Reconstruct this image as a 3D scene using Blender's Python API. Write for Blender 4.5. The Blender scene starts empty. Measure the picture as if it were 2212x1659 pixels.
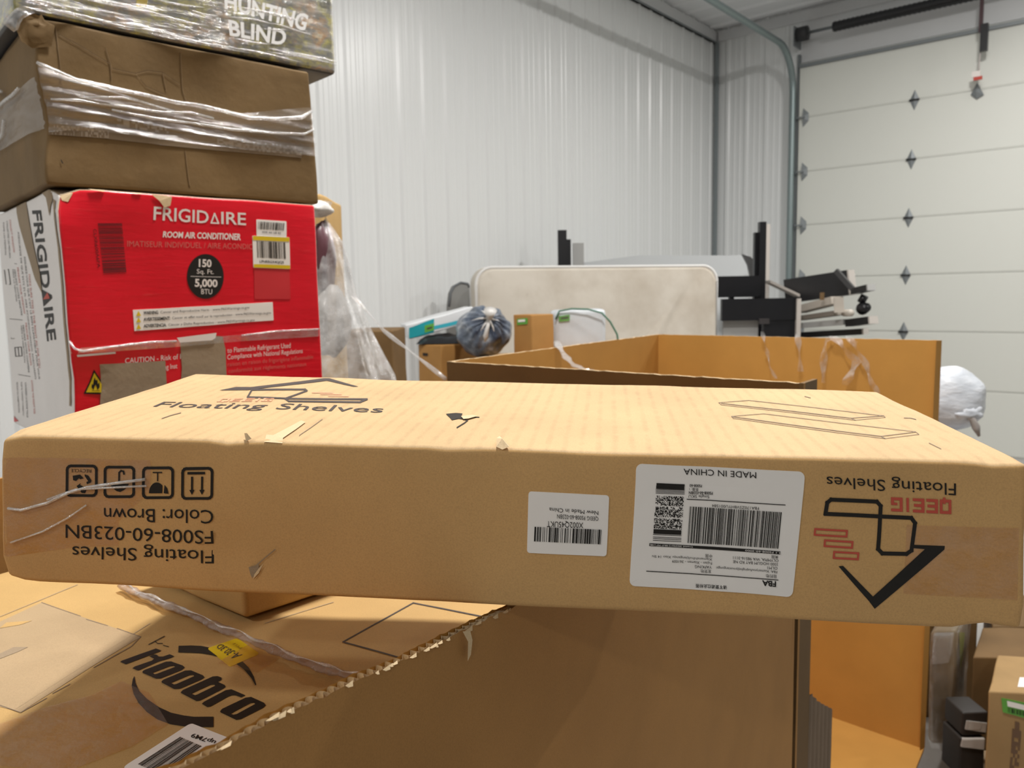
import bpy, bmesh, math, random
import numpy as np
from mathutils import Vector, Matrix, noise, geometry
random.seed(7)
SC = bpy.context.scene
COL = SC.collection
# ------------------------------------------------------------------ camera
IW, IH, FPX, EYE = 2212, 1659, 1700.0, 1.60
_p, _r = math.radians(6.24), math.radians(1.0)
_fw = np.array([0, math.cos(_p), -math.sin(_p)]); _up = np.array([0, math.sin(_p), math.cos(_p)]); _rt = np.array([1., 0, 0])
CR = math.cos(_r)*_rt - math.sin(_r)*_up
CU = math.cos(_r)*_up + math.sin(_r)*_rt
CO = np.array([0, 0, EYE])
cam = bpy.data.objects.new('camera', bpy.data.cameras.new('camera')); COL.objects.link(cam)
cam.data.sensor_width = 36; cam.data.lens = 36*FPX/IW; cam.data.sensor_fit = 'HORIZONTAL'
cam.data.clip_start = .02; cam.data.clip_end = 100
m = Matrix.Identity(4)
for i in range(3):
    m[i][0] = CR[i]; m[i][1] = CU[i]; m[i][2] = -_fw[i]; m[i][3] = CO[i]
cam.matrix_world = m
cam.data.dof.use_dof = True; cam.data.dof.focus_distance = .52; cam.data.dof.aperture_fstop = 17
SC.camera = cam
# ------------------------------------------------------------------ view, world, lamps
vs = SC.view_settings
vs.view_transform = 'Standard'; vs.look = 'None'; vs.gamma = 1; vs.use_curve_mapping = False; vs.exposure = 0.0
W = bpy.data.worlds.new('world'); SC.world = W; W.use_nodes = True
W.node_tree.nodes['Background'].inputs[0].default_value = (.8, .85, .9, 1)
W.node_tree.nodes['Background'].inputs[1].default_value = .05
def lamp(name, x, y, z, watts, size=.34, col=(1, .975, .94)):
    l = bpy.data.lights.new(name, 'AREA'); l.shape = 'DISK'; l.size = size; l.energy = watts; l.color = col
    o = bpy.data.objects.new(name, l); COL.objects.link(o); o.location = (x, y, z); o['kind'] = 'helper'
    return o
KEY = 150
LAMPS = [(.20, 1.55, 4.50, KEY), (3.3, 5.2, 4.50, 100), (1.5, 3.5, 4.50, 36), (7.2, 3.0, 4.50, 115), (-3.4, -1.3, 4.50, 72), (-.8, -4.2, 4.50, 62)]  # last two are added fill lamps, behind and left of the camera
for i, a in enumerate(LAMPS):
    lamp('high_bay_and_fill_light', *a)

# ------------------------------------------------------------------ helpers: projection used to lay things out at their real distance
def proj(P):
    d = np.asarray(P, float)-CO; z = d@_fw
    return np.array([IW/2+FPX*(d@CR)/z, IH/2-FPX*(d@CU)/z])
def ray(x, y): return _fw+(x-IW/2)/FPX*CR-(y-IH/2)/FPX*CU
def at(x, y, Y): d = ray(x, y); return CO+d*(Y/d[1])
def atz(x, y, Z): d = ray(x, y); return CO+d*((Z-EYE)/d[2])
def atpl(x, y, P, n): d = ray(x, y); return CO+d*(((np.asarray(P, float)-CO)@np.asarray(n, float))/(d@np.asarray(n, float)))
def V3(*a): return np.array(a, float)
def unit(v): v = np.asarray(v, float); return v/np.linalg.norm(v)
def nz(p, s=1.0): return np.array(noise.noise_vector(Vector((float(p[0])*s, float(p[1])*s, float(p[2])*s))))
def crop(x0, y0, s): return lambda *pts: [(x0+s*x, y0+s*y) for x, y in pts]

# ------------------------------------------------------------------ materials
MATS = {}
def new_mat(name):
    m = bpy.data.materials.new(name); m.use_nodes = True; MATS[name] = m
    nt = m.node_tree; b = nt.nodes['Principled BSDF']
    return m, nt, b
def lin(c):
    return tuple((x/255/12.92 if x/255 <= .04045 else ((x/255+.055)/1.055)**2.4) for x in c)
def plain(name, rgb, rough=.6, metal=0, spec=.5, coat=0):
    if name in MATS: return MATS[name]
    m, nt, b = new_mat(name)
    b.inputs['Base Color'].default_value = (*rgb, 1); b.inputs['Roughness'].default_value = rough
    b.inputs['Metallic'].default_value = metal; b.inputs['Specular IOR Level'].default_value = spec
    b.inputs['Coat Weight'].default_value = coat
    return m
def nd(nt, t, **k):
    n = nt.nodes.new(t)
    for a, v in k.items(): setattr(n, a, v)
    return n
def coords(nt, rot=(0, 0, 0), scale=(1, 1, 1)):
    tc = nd(nt, 'ShaderNodeTexCoord'); mp = nd(nt, 'ShaderNodeMapping')
    nt.links.new(tc.outputs['Object'], mp.inputs[0])
    mp.inputs['Rotation'].default_value = rot; mp.inputs['Scale'].default_value = scale
    return mp.outputs[0]
def noise_node(nt, vec, scale, detail=4, rough=.55):
    n = nd(nt, 'ShaderNodeTexNoise'); n.inputs['Scale'].default_value = scale; n.inputs['Detail'].default_value = detail
    n.inputs['Roughness'].default_value = rough; nt.links.new(vec, n.inputs['Vector']); return n.outputs[0]
def ramp(nt, fac, stops):
    r = nd(nt, 'ShaderNodeValToRGB'); e = r.color_ramp.elements
    while len(e) < len(stops): e.new(.5)
    for q, (p, c) in zip(e, stops): q.position = p; q.color = (*c, 1)
    nt.links.new(fac, r.inputs[0]); return r.outputs[0]
def mixc(nt, fac, a, b, mode='MIX'):
    x = nd(nt, 'ShaderNodeMix', data_type='RGBA', blend_type=mode)
    for i, v in ((0, fac), (6, a), (7, b)):
        if isinstance(v, (int, float)): x.inputs[i].default_value = v
        elif isinstance(v, tuple): x.inputs[i].default_value = (*v, 1)
        else: nt.links.new(v, x.inputs[i])
    return x.outputs[2]
def bump(nt, b, h, strength, dist=.002):
    n = nd(nt, 'ShaderNodeBump'); n.inputs['Strength'].default_value = strength; n.inputs['Distance'].default_value = dist
    nt.links.new(h, n.inputs['Height'])
    old = b.inputs['Normal']
    if old.is_linked: nt.links.new(old.links[0].from_socket, n.inputs['Normal'])
    nt.links.new(n.outputs[0], b.inputs['Normal'])
def card(name, rgb, corr=None, var=.10, rough=.72, wrinkle=.3, flute=0.007, corr_col=.06):
    """kraft cardboard: fibre speckle, slow mottling, optional telegraphed flutes (corr = z rotation of the box)."""
    if name in MATS: return MATS[name]
    m, nt, b = new_mat(name); v = coords(nt)
    big = noise_node(nt, v, 9, 4); fine = noise_node(nt, v, 900, 3, .75)
    c = mixc(nt, 1.0, ramp(nt, big, [(.3, tuple(x*(1-var) for x in rgb)), (.7, tuple(x*(1+var*.7) for x in rgb))]),
             ramp(nt, fine, [(.3, (.87,)*3), (.55, (1,)*3), (.8, (1.06,)*3)]), 'MULTIPLY')
    if corr is not None:
        vv = coords(nt, rot=(0, 0, corr)); w = nd(nt, 'ShaderNodeTexWave', wave_type='BANDS', bands_direction='X')
        w.inputs['Scale'].default_value = .314/flute; w.inputs['Distortion'].default_value = .5
        w.inputs['Detail'].default_value = 2
        nt.links.new(vv, w.inputs['Vector'])
        br = noise_node(nt, v, 60, 3)
        k = nd(nt, 'ShaderNodeMath', operation='MULTIPLY'); nt.links.new(w.outputs[0], k.inputs[0]); nt.links.new(br, k.inputs[1])
        c = mixc(nt, 1.0, c, ramp(nt, k.outputs[0], [(.3, (1,)*3), (.62, (1-corr_col*2,)*3)]), 'MULTIPLY')
        bump(nt, b, w.outputs[0], .12, .0006)
    nt.links.new(c, b.inputs['Base Color']); b.inputs['Roughness'].default_value = rough
    b.inputs['Specular IOR Level'].default_value = .25
    bump(nt, b, noise_node(nt, v, 34, 5), wrinkle, .0016)
    return m
def film(name, haze=.16, gloss=.22, rough=.12, tint=(1, 1, 1), bscale=30, stretch=(1, 1, 1), bs=.9):
    """clear plastic film: mostly see-through, milky haze and glossy wrinkles."""
    if name in MATS: return MATS[name]
    m, nt, b = new_mat(name); v = coords(nt, scale=stretch)
    out = nt.nodes['Material Output']; nt.nodes.remove(b)
    t = nd(nt, 'ShaderNodeBsdfTransparent'); t.inputs[0].default_value = (*tint, 1)
    d = nd(nt, 'ShaderNodeBsdfDiffuse'); d.inputs[0].default_value = (.9, .9, .9, 1)
    g = nd(nt, 'ShaderNodeBsdfGlossy'); g.inputs['Roughness'].default_value = rough; g.inputs[0].default_value = (1, 1, 1, 1)
    n = noise_node(nt, v, bscale, 6, .6)
    bp = nd(nt, 'ShaderNodeBump'); bp.inputs['Strength'].default_value = bs; bp.inputs['Distance'].default_value = .006
    nt.links.new(n, bp.inputs['Height']); nt.links.new(bp.outputs[0], g.inputs['Normal'])
    hz = nd(nt, 'ShaderNodeMapRange'); nt.links.new(n, hz.inputs[0])
    hz.inputs[1].default_value = .35; hz.inputs[2].default_value = .75; hz.inputs[3].default_value = haze*.25; hz.inputs[4].default_value = haze*1.9
    m1 = nd(nt, 'ShaderNodeMixShader'); nt.links.new(hz.outputs[0], m1.inputs[0]); nt.links.new(t.outputs[0], m1.inputs[1]); nt.links.new(d.outputs[0], m1.inputs[2])
    m2 = nd(nt, 'ShaderNodeMixShader'); m2.inputs[0].default_value = gloss
    nt.links.new(m1.outputs[0], m2.inputs[1]); nt.links.new(g.outputs[0], m2.inputs[2]); nt.links.new(m2.outputs[0], out.inputs[0])
    return m
KR = (.53, .34, .135)
M_shelf = card('kraft_shelf_side', (.60, .365, .15), wrinkle=.2)
M_shelftop = card('kraft_shelf_top', (.60, .41, .215), corr=math.radians(7), flute=.0105, wrinkle=.2)
M_gay = card('kraft_gaylord', (.43, .22, .066), var=.08)
M_gayin = card('kraft_gaylord_inside', (.51, .26, .06), var=.05, wrinkle=.15)
M_hoob = card('kraft_plain', KR)
M_pale = card('kraft_pale', (.43, .31, .18))
M_brown = card('kraft_brown', (.20, .125, .052), var=.14, wrinkle=.6)
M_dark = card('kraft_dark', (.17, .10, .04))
M_gayshade = card('kraft_gaylord_shaded', (.175, .09, .028))  # far bulk carton's front wall: shade put into a darker kraft
M_liner = card('torn_liner', (.70, .53, .32), wrinkle=.9)
M_torn = card('torn_grey_kraft', (.33, .25, .165), wrinkle=.8)
M_flute = card('bare_flutes', (.25, .185, .13), wrinkle=.4)
M_ink = plain('black_ink', (.014, .012, .010), .55, spec=.3)
M_ink2 = plain('grey_ink', (.075, .06, .055), .6, spec=.2)
M_thin = plain('thin_grey_ink', (.23, .17, .12), .7, spec=.2)
M_redink = plain('red_ink', (.52, .075, .045), .6)
M_redpale = plain('pale_red_ink', (.85, .36, .20), .6)
M_paper = plain('white_sticker_paper', (.88, .85, .81), .45)
M_white = plain('white_print', (.80, .74, .70), .5)
M_fadewhite = plain('faded_pink_print', (.62, .14, .12), .5)
M_yellow = plain('yellow_sticker', (.72, .52, .01), .45)
M_hole = plain('hole_shadow_inside', (.02, .014, .009), .9)
def red_mat():
    m, nt, b = new_mat('red_carton'); v = coords(nt)
    n = noise_node(nt, v, 7, 5); s = noise_node(nt, coords(nt, scale=(1, 1, 7)), 14, 6, .7)
    c = ramp(nt, n, [(.3, (.66, .003, .013)), (.7, (.78, .006, .022))])
    c = mixc(nt, ramp(nt, s, [(.62, (0,)*3), (.9, (.35,)*3)]), c, (.75, .25, .22))
    nt.links.new(c, b.inputs['Base Color']); b.inputs['Roughness'].default_value = .32
    bump(nt, b, s, .25, .003); return m
M_red = red_mat()
M_red2 = plain('lighter_red', (.60, .028, .035), .45)
M_cwhite = card('white_carton', (.84, .80, .77), var=.04, wrinkle=.4, rough=.4)

# ------------------------------------------------------------------ mesh builder
class MB:
    def __init__(s): s.v = []; s.f = []; s.m = []; s.sm = []; s.mats = []
    def mi(s, mat):
        if mat not in s.mats: s.mats.append(mat)
        return s.mats.index(mat)
    def add(s, verts, faces, mat, smooth=False):
        o = len(s.v); k = s.mi(mat); s.v += [tuple(map(float, p)) for p in verts]
        for f in faces: s.f.append(tuple(o+i for i in f)); s.m.append(k); s.sm.append(smooth)
    def board(s, P, u, v, w, mat):
        P, u, v, w = [np.asarray(a, float) for a in (P, u, v, w)]
        c = [P+i*u+j*v+k*w for k in (0, 1) for j in (0, 1) for i in (0, 1)]
        f = [(0, 2, 3, 1), (4, 5, 7, 6), (0, 1, 5, 4), (2, 6, 7, 3), (0, 4, 6, 2), (1, 3, 7, 5)]
        if np.dot(np.cross(u, v), w) < 0: f = [q[::-1] for q in f]
        s.add(c, f, mat)
    def tube(s, pts, r, mat, n=8, flat=1.0, up=(0, 0, 1)):
        pts = [np.asarray(p, float) for p in pts]; rs = r if isinstance(r, (list, tuple)) else [r]*len(pts); V = []
        for i, p in enumerate(pts):
            d = unit(pts[min(i+1, len(pts)-1)]-pts[max(i-1, 0)]); a = np.cross(d, up)
            if np.linalg.norm(a) < 1e-4: a = np.cross(d, (1, 0, 0))
            a = unit(a); b = np.cross(a, d)
            V += [p+rs[i]*(math.cos(t)*a+flat*math.sin(t)*b) for t in [2*math.pi*k/n for k in range(n)]]
        F = [(i*n+k, i*n+(k+1) % n, (i+1)*n+(k+1) % n, (i+1)*n+k) for i in range(len(pts)-1) for k in range(n)]
        F += [tuple(range(n))[::-1], tuple((len(pts)-1)*n+k for k in range(n))]
        s.add(V, F, mat, True)
    def grid(s, fn, nu, nv, mat, smooth=True, close=False):
        V = [fn(i/nu, j/nv) for j in range(nv+1) for i in range(nu+1)]
        F = [(j*(nu+1)+i, j*(nu+1)+i+1, (j+1)*(nu+1)+i+1, (j+1)*(nu+1)+i) for j in range(nv) for i in range(nu)]
        s.add(V, F, mat, smooth)
    def build(s, name, parent=None, loc=None):
        me = bpy.data.meshes.new(name)
        L = np.array(parent.matrix_world.translation) if parent is not None else np.asarray(loc if loc is not None else (0, 0, 0), float)
        if parent is not None: L = np.array(parent['_at'])
        me.from_pydata([(p[0]-L[0], p[1]-L[1], p[2]-L[2]) for p in s.v], [], s.f)
        for q in s.mats: me.materials.append(q)
        me.polygons.foreach_set('material_index', s.m); me.polygons.foreach_set('use_smooth', s.sm); me.update()
        o = bpy.data.objects.new(name, me); COL.objects.link(o)
        if parent is not None:
            o.parent = parent; o['_at'] = [float(x) for x in L]
            if parent.type == 'MESH': pass
        else: o.location = tuple(L); o['_at'] = [float(x) for x in L]
        return o
def thing(name, label, cat, loc, group=None):
    o = bpy.data.objects.new(name, None); COL.objects.link(o); o.location = tuple(map(float, loc)); o['_at'] = [float(x) for x in loc]
    o['label'] = label; o['category'] = cat; o.empty_display_size = .05
    if group: o['group'] = group
    return o
def tag(o, label, cat, group=None, kind=None):
    o['label'] = label; o['category'] = cat
    if group: o['group'] = group
    if kind: o['kind'] = kind
    return o
def struct(o): o['kind'] = 'structure'; return o

# ------------------------------------------------------------------ text
_tc = {}
def _raw(sx, bold, shear):
    c = bpy.data.curves.new('t', 'FONT'); c.body = sx; c.size = 1; c.dimensions = '2D'; c.fill_mode = 'FRONT'
    c.resolution_u = 3; c.offset = bold; c.shear = shear
    o = bpy.data.objects.new('t', c); COL.objects.link(o)
    bpy.context.view_layer.update()
    me = bpy.data.meshes.new_from_object(o.evaluated_get(bpy.context.evaluated_depsgraph_get()))
    V = np.array([v.co[:2] for v in me.vertices]).reshape(-1, 2); F = [tuple(p.vertices) for p in me.polygons]
    bpy.data.objects.remove(o); bpy.data.curves.remove(c); bpy.data.meshes.remove(me)
    return V, F
def textgeo(sx, bold=0, shear=0):
    k = (sx, bold, shear)
    if k not in _tc:
        if 'cap' not in _tc: _tc['cap'] = _raw('H', 0, 0)[0][:, 1].max()
        V, F = _raw(sx, bold, shear)
        if len(V): V = V.copy(); V[:, 0] = (V[:, 0]-V[:, 0].min())/(np.ptp(V[:, 0])+1e-9); V[:, 1] /= _tc['cap']
        _tc[k] = (V, F)
    return _tc[k]

def block_letters(face, mb, word, px, mat, off=.0004):
    G_ = {'Q': [(0, 0, .24, 1), (.76, 0, 1, 1), (0, 0, 1, .2), (0, .8, 1, 1), (.5, -.14, .72, .3)], 'E': [(0, 0, .26, 1), (0, 0, 1, .2), (0, .4, .9, .6), (0, .8, 1, 1)],
          'I': [(.3, 0, .7, 1)], 'G': [(0, 0, .25, 1), (0, 0, 1, .2), (0, .8, 1, 1), (.75, 0, 1, .55), (.45, .38, 1, .55)]}
    adv = {'I': .55}; tot = sum(adv.get(c, 1.0)+.16 for c in word)-.16; x = 0; V = []; F = []
    for c in word:
        w = adv.get(c, 1.0)
        for a, b, e, f in G_[c]: n = len(V); V += [((x+a*w)/tot, b), ((x+e*w)/tot, b), ((x+e*w)/tot, f), ((x+a*w)/tot, f)]; F.append((n, n+1, n+2, n+3))
        x += w+.16
    face.quad(mb, V, F, px, mat, off)
# ------------------------------------------------------------------ surfaces that take printing
class Face:
    """a flat or gently warped face; fn(a,b,off)->world point"""
    def __init__(s, fn, base=None): s.fn = fn; s.base = base or (lambda a, b: fn(a, b, 0))
    def ab(s, x, y):
        a = b = .5
        for _ in range(40):
            q = proj(s.base(a, b)); e = np.array([x, y])-q
            if abs(e).max() < .01: break
            h = 1e-4; J = np.stack([(proj(s.base(a+h, b))-q)/h, (proj(s.base(a, b+h))-q)/h], 1)
            d = np.linalg.solve(J, e); k = min(1, .25/(np.abs(d).max()+1e-9)); a += float(d[0]*k); b += float(d[1]*k)
        return np.array([a, b])
    def quad(s, mb, V, F, px, mat, off):
        q = [s.ab(*p) for p in px]      # bottom-left, bottom-right, top-right, top-left in reading order
        P = []
        for x, y in V:
            c = (1-y)*((1-x)*q[0]+x*q[1])+y*((1-x)*q[3]+x*q[2]); P.append(s.fn(c[0], c[1], off))
        mb.add(P, F, mat)
    def text(s, mb, sx, px, mat, off=.0004, bold=0, shear=0):
        V, F = textgeo(sx, bold, shear)
        if len(V): s.quad(mb, V, F, px, mat, off)
    def rect(s, mb, px, mat, off=.0004, n=6):
        V = [(i/n, j/n) for j in range(n+1) for i in range(n+1)]
        F = [(j*(n+1)+i, j*(n+1)+i+1, (j+1)*(n+1)+i+1, (j+1)*(n+1)+i) for j in range(n) for i in range(n)]
        s.quad(mb, V, F, px, mat, off)
    def poly(s, mb, px, mat, off=.0004, hole=None):
        loops = [[s.ab(*p) for p in px]]+([[s.ab(*p) for p in hole]] if hole else []); q = [c for l in loops for c in l]
        tri = [tuple(t) for t in geometry.tessellate_polygon([[Vector((c[0], c[1], 0)) for c in l] for l in loops])]
        W0 = [s.base(c[0], c[1]) for c in q]
        for _ in range(5):      # split long edges so the patch follows the surface
            new = []; done = True; mid = {}
            def mp(i, j):
                k = (min(i, j), max(i, j))
                if k not in mid: mid[k] = len(q); q.append((q[i]+q[j])/2); W0.append((W0[i]+W0[j])/2)
                return mid[k]
            lim = .025
            for t in tri:
                L = [np.linalg.norm(W0[t[i]]-W0[t[(i+1) % 3]]) > lim for i in range(3)]
                if not any(L): new.append(t); continue
                done = False; i, j, k = t
                if all(L): a_, b_, c_ = mp(i, j), mp(j, k), mp(k, i); new += [(i, a_, c_), (a_, j, b_), (c_, b_, k), (a_, b_, c_)]
                elif sum(L) == 1:
                    r = L.index(True); i, j, k = t[r], t[(r+1) % 3], t[(r+2) % 3]; m_ = mp(i, j); new += [(i, m_, k), (m_, j, k)]
                else:
                    r = L.index(False); i, j, k = t[r], t[(r+1) % 3], t[(r+2) % 3]; a_, b_ = mp(j, k), mp(k, i); new += [(i, j, a_), (i, a_, b_), (b_, a_, k)]
            tri = new
            if done: break
        mb.add([s.fn(c[0], c[1], off) for c in q], tri, mat)
    def line(s, mb, px, w, mat, off=.0004, closed=False):
        P = [np.array(p, float) for p in px]; n = len(P)
        for i in range(n if closed else n-1):
            a, b = P[i], P[(i+1) % n]; d = unit(b-a); t = np.array([-d[1], d[0]])*w/2; e = d*w*.42
            m_ = max(1, int(np.linalg.norm(b-a)/22)); V = [(i_/m_, j_) for j_ in (0, 1) for i_ in range(m_+1)]
            s.quad(mb, V, [(i_, i_+1, m_+2+i_, m_+1+i_) for i_ in range(m_)], [a-e+t, b+e+t, b+e-t, a-e-t], mat, off)
    def bars(s, mb, px, mat, n=60, seed=1, off=.0004, fill=.55):
        rnd = random.Random(seed); ws = [rnd.choice((1, 1, 2, 3)) for _ in range(n)]; tot = sum(ws); x = 0; V = []; F = []
        for i, w in enumerate(ws):
            if i % 2 == 0:
                o = len(V); V += [(x/tot, 0), ((x+w)/tot, 0), ((x+w)/tot, 1), (x/tot, 1)]; F.append((o, o+1, o+2, o+3))
            x += w
        s.quad(mb, V, F, px, mat, off)
    def cells(s, mb, px, mat, nx, ny, seed=1, off=.0004, dens=.5):
        rnd = random.Random(seed); V = []; F = []
        for j in range(ny):
            for i in range(nx):
                if rnd.random() < dens:
                    o = len(V); V += [(i/nx, j/ny), ((i+1)/nx, j/ny), ((i+1)/nx, (j+1)/ny), (i/nx, (j+1)/ny)]; F.append((o, o+1, o+2, o+3))
        s.quad(mb, V, F, px, mat, off)
    def sticker(s, px, mat, parent, name, off=.0005, rnd=.05, extra=None, asp=1.4):
        """rounded rectangular sticker with a real thickness; extra(mb) adds its printing"""
        mb = MB(); q = [s.ab(*p) for p in px]; pts = []
        cor = []
        for cx, cy, t0 in ((1, 1, 0), (0, 1, 90), (0, 0, 180), (1, 0, 270)):
            for k in range(5):
                t = math.radians(t0+k*22.5); rx, ry = rnd/asp, rnd
                ox = (1-rx) if cx else rx; oy = (1-ry) if cy else ry
                cor.append((ox+rx*math.cos(t), oy+ry*math.sin(t)))
        for i, p in enumerate(cor):
            r_ = cor[(i+1) % len(cor)]; k = 10 if abs(p[0]-r_[0])+abs(p[1]-r_[1]) > .3 else 1
            pts += [(p[0]+(r_[0]-p[0])*j/k, p[1]+(r_[1]-p[1])*j/k) for j in range(k)]
        A = lambda x, y: (1-y)*((1-x)*q[0]+x*q[1])+y*((1-x)*q[3]+x*q[2])
        n = len(pts); V = [s.fn(*A(x, y), -.0002) for x, y in pts]; R_ = 10
        for j in range(R_): V += [s.fn(*A(.5+(x-.5)*(1-j/R_), .5+(y-.5)*(1-j/R_)), off) for x, y in pts]
        V.append(s.fn(*A(.5, .5), off))
        F = [(j*n+i, j*n+(i+1) % n, (j+1)*n+(i+1) % n, (j+1)*n+i) for j in range(R_) for i in range(n)]+[(R_*n+i, R_*n+(i+1) % n, (R_+1)*n) for i in range(n)]
        mb.add(V, F, mat)
        if extra: extra(mb)
        return mb.build(name, parent)
def quad_face(p00, p10, p11, p01, nrm=None):
    p00, p10, p11, p01 = [np.asarray(p, float) for p in (p00, p10, p11, p01)]
    n = unit(np.cross(p10-p00, p01-p00)) if nrm is None else unit(nrm)
    return Face(lambda a, b, o: (1-b)*((1-a)*p00+a*p10)+b*((1-a)*p01+a*p11)+n*o)

class Carton:
    """a closed carton from eight corners c[i][j][k] (i along its length, j into depth, k up) with soft worn edges"""
    def __init__(s, c, r=.005, amp=.0012, freq=9, seed=0, dents=(), bulge=0):
        s.c = np.asarray(c, float); s.r = r; s.amp = amp; s.fr = freq; s.seed = seed; s.dents = dents; s.bulge = bulge
        c = s.c
        s.L = np.array([np.linalg.norm(c[1, 0, 0]-c[0, 0, 0]), np.linalg.norm(c[0, 1, 0]-c[0, 0, 0]), np.linalg.norm(c[0, 0, 1]-c[0, 0, 0])])
        ax = [unit(c[1, 0, 0]-c[0, 0, 0]), unit(c[0, 1, 0]-c[0, 0, 0]), unit(c[0, 0, 1]-c[0, 0, 0])]
        s.hand = np.dot(np.cross(ax[0], ax[1]), ax[2])
    def tri(s, p):
        a, b, g = p/s.L; c = s.c
        return (((c[0, 0, 0]*(1-a)+c[1, 0, 0]*a)*(1-b)+(c[0, 1, 0]*(1-a)+c[1, 1, 0]*a)*b)*(1-g) +
                ((c[0, 0, 1]*(1-a)+c[1, 0, 1]*a)*(1-b)+(c[0, 1, 1]*(1-a)+c[1, 1, 1]*a)*b)*g)
    def warp(s, p):
        q = np.minimum(np.maximum(p, s.r), s.L-s.r); d = p-q; l = np.linalg.norm(d)
        o = q+d/l*min(s.r, l) if l > s.r*1.0001 else p.copy()
        e = s.amp*nz(p+s.seed*3.1, s.fr)+s.amp*.2*nz(p+s.seed*1.7, s.fr*3.3)
        edge = sum(1 for x, L in zip(p, s.L) if x < .02 or x > L-.02)
        o = o+e*(1 if edge < 2 else 1.5)
        for ce, rad, vec in s.dents:
            t = np.linalg.norm((p-np.asarray(ce, float)))/rad
            if t < 1: o = o+np.asarray(vec, float)*(1-t*t)**2
        return o
    def pt(s, p, n=(0, 0, 0)): return s.tri(s.warp(np.asarray(p, float))+np.asarray(n, float))
    def face(s, w):
        L = s.L
        if w == 'front': return Face(lambda a, b, o: s.pt((a*L[0], 0, b*L[2]), (0, -o, 0)), lambda a, b: s.tri(np.array((a*L[0], 0, b*L[2]))))
        if w == 'top': return Face(lambda a, b, o: s.pt((a*L[0], b*L[1], L[2]), (0, 0, o)), lambda a, b: s.tri(np.array((a*L[0], b*L[1], L[2]))))
        if w == 'left': return Face(lambda a, b, o: s.pt((0, a*L[1], b*L[2]), (-o, 0, 0)), lambda a, b: s.tri(np.array((0, a*L[1], b*L[2]))))
        if w == 'right': return Face(lambda a, b, o: s.pt((L[0], a*L[1], b*L[2]), (o, 0, 0)), lambda a, b: s.tri(np.array((L[0], a*L[1], b*L[2]))))
    def mesh(s, mb, mat, res=.03, mats={}):
        def lines(L):
            r = s.r; n = max(1, int((L-2*r)/res)); core = [r+(L-2*r)*i/n for i in range(n+1)]
            return [0, r*.35, r*.7]+core+[L-r*.7, L-r*.35, L]
        G = [lines(x) for x in s.L]; idx = {}; V = []
        def vid(p):
            k = tuple(np.round(p, 6))
            if k not in idx: idx[k] = len(V); V.append(s.pt(p))
            return idx[k]
        def side(ax, val, nm):
            u, w = [(1, 2), (2, 0), (0, 1)][ax]; F = []
            for i in range(len(G[u])-1):
                for j in range(len(G[w])-1):
                    q = []
                    for di, dj in ((0, 0), (1, 0), (1, 1), (0, 1)):
                        p = [0, 0, 0]; p[ax] = val; p[u] = G[u][i+di]; p[w] = G[w][j+dj]; q.append(vid(np.array(p)))
                    if (val == 0) ^ (s.hand < 0): q = q[::-1]
                    F.append(tuple(q))
            return nm, F
        sides = [side(0, 0, 'left'), side(0, s.L[0], 'right'), side(1, 0, 'front'), side(1, s.L[1], 'back'), side(2, 0, 'bottom'), side(2, s.L[2], 'top')]
        o = len(mb.v); mb.v += [tuple(map(float, p)) for p in V]
        for nm, F in sides:
            k = mb.mi(mats.get(nm, mat))
            for f in F: mb.f.append(tuple(o+i for i in f)); mb.m.append(k); mb.sm.append(True)
def box8(P, u, v, h, up=(0, 0, 1)):
    P, u, v, up = [np.asarray(a, float) for a in (P, u, v, up)]
    return [[[P+i*u+j*v+k*h*up for k in (0, 1)] for j in (0, 1)] for i in (0, 1)]
def simple_carton(name, label, P, u, v, h, mat, group=None, r=.006, amp=.002, res=.06, seed=1, extra=None, tape=None, loc=None, dents=()):
    c = Carton(box8(P, u, v, h), r=r, amp=amp, seed=seed, dents=dents)
    P, u, v = [np.asarray(a, float) for a in (P, u, v)]
    t = thing(name, label, 'box', P+u/2+v/2, group); mb = MB(); c.mesh(mb, mat, res)
    if extra: extra(mb, c, t)
    mb.build('carton_body', t)
    if tape: # strip of packing tape over the top seam and down the front
        b = MB(); L = c.L; w = .025; x0 = L[0]/2-w; x1 = L[0]/2+w; n = 8
        b.grid(lambda a, q: c.pt((x0+(x1-x0)*a, L[1]*q, L[2]), (0, 0, .0006)), 1, n, tape)
        b.grid(lambda a, q: c.pt((x0+(x1-x0)*a, 0, L[2]*(1-.25*q)), (0, -.0006, 0)), 1, 3, tape); b.build('packing_tape', t)
    return t, c
M_tape = film('brown_packing_tape', haze=.05, gloss=.07, rough=.2, tint=(.945, .85, .68), bscale=60, bs=.5)
M_clear = film('clear_film', haze=.15, gloss=.20, rough=.10, bscale=26)
M_wrap = film('stretch_wrap_film', haze=.075, gloss=.13, rough=.16, bscale=16, stretch=(1, 1, 5), bs=1)
M_rope = film('gathered_film', haze=.34, gloss=.30, rough=.14, bscale=60, stretch=(1, 1, 1), bs=1)

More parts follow.
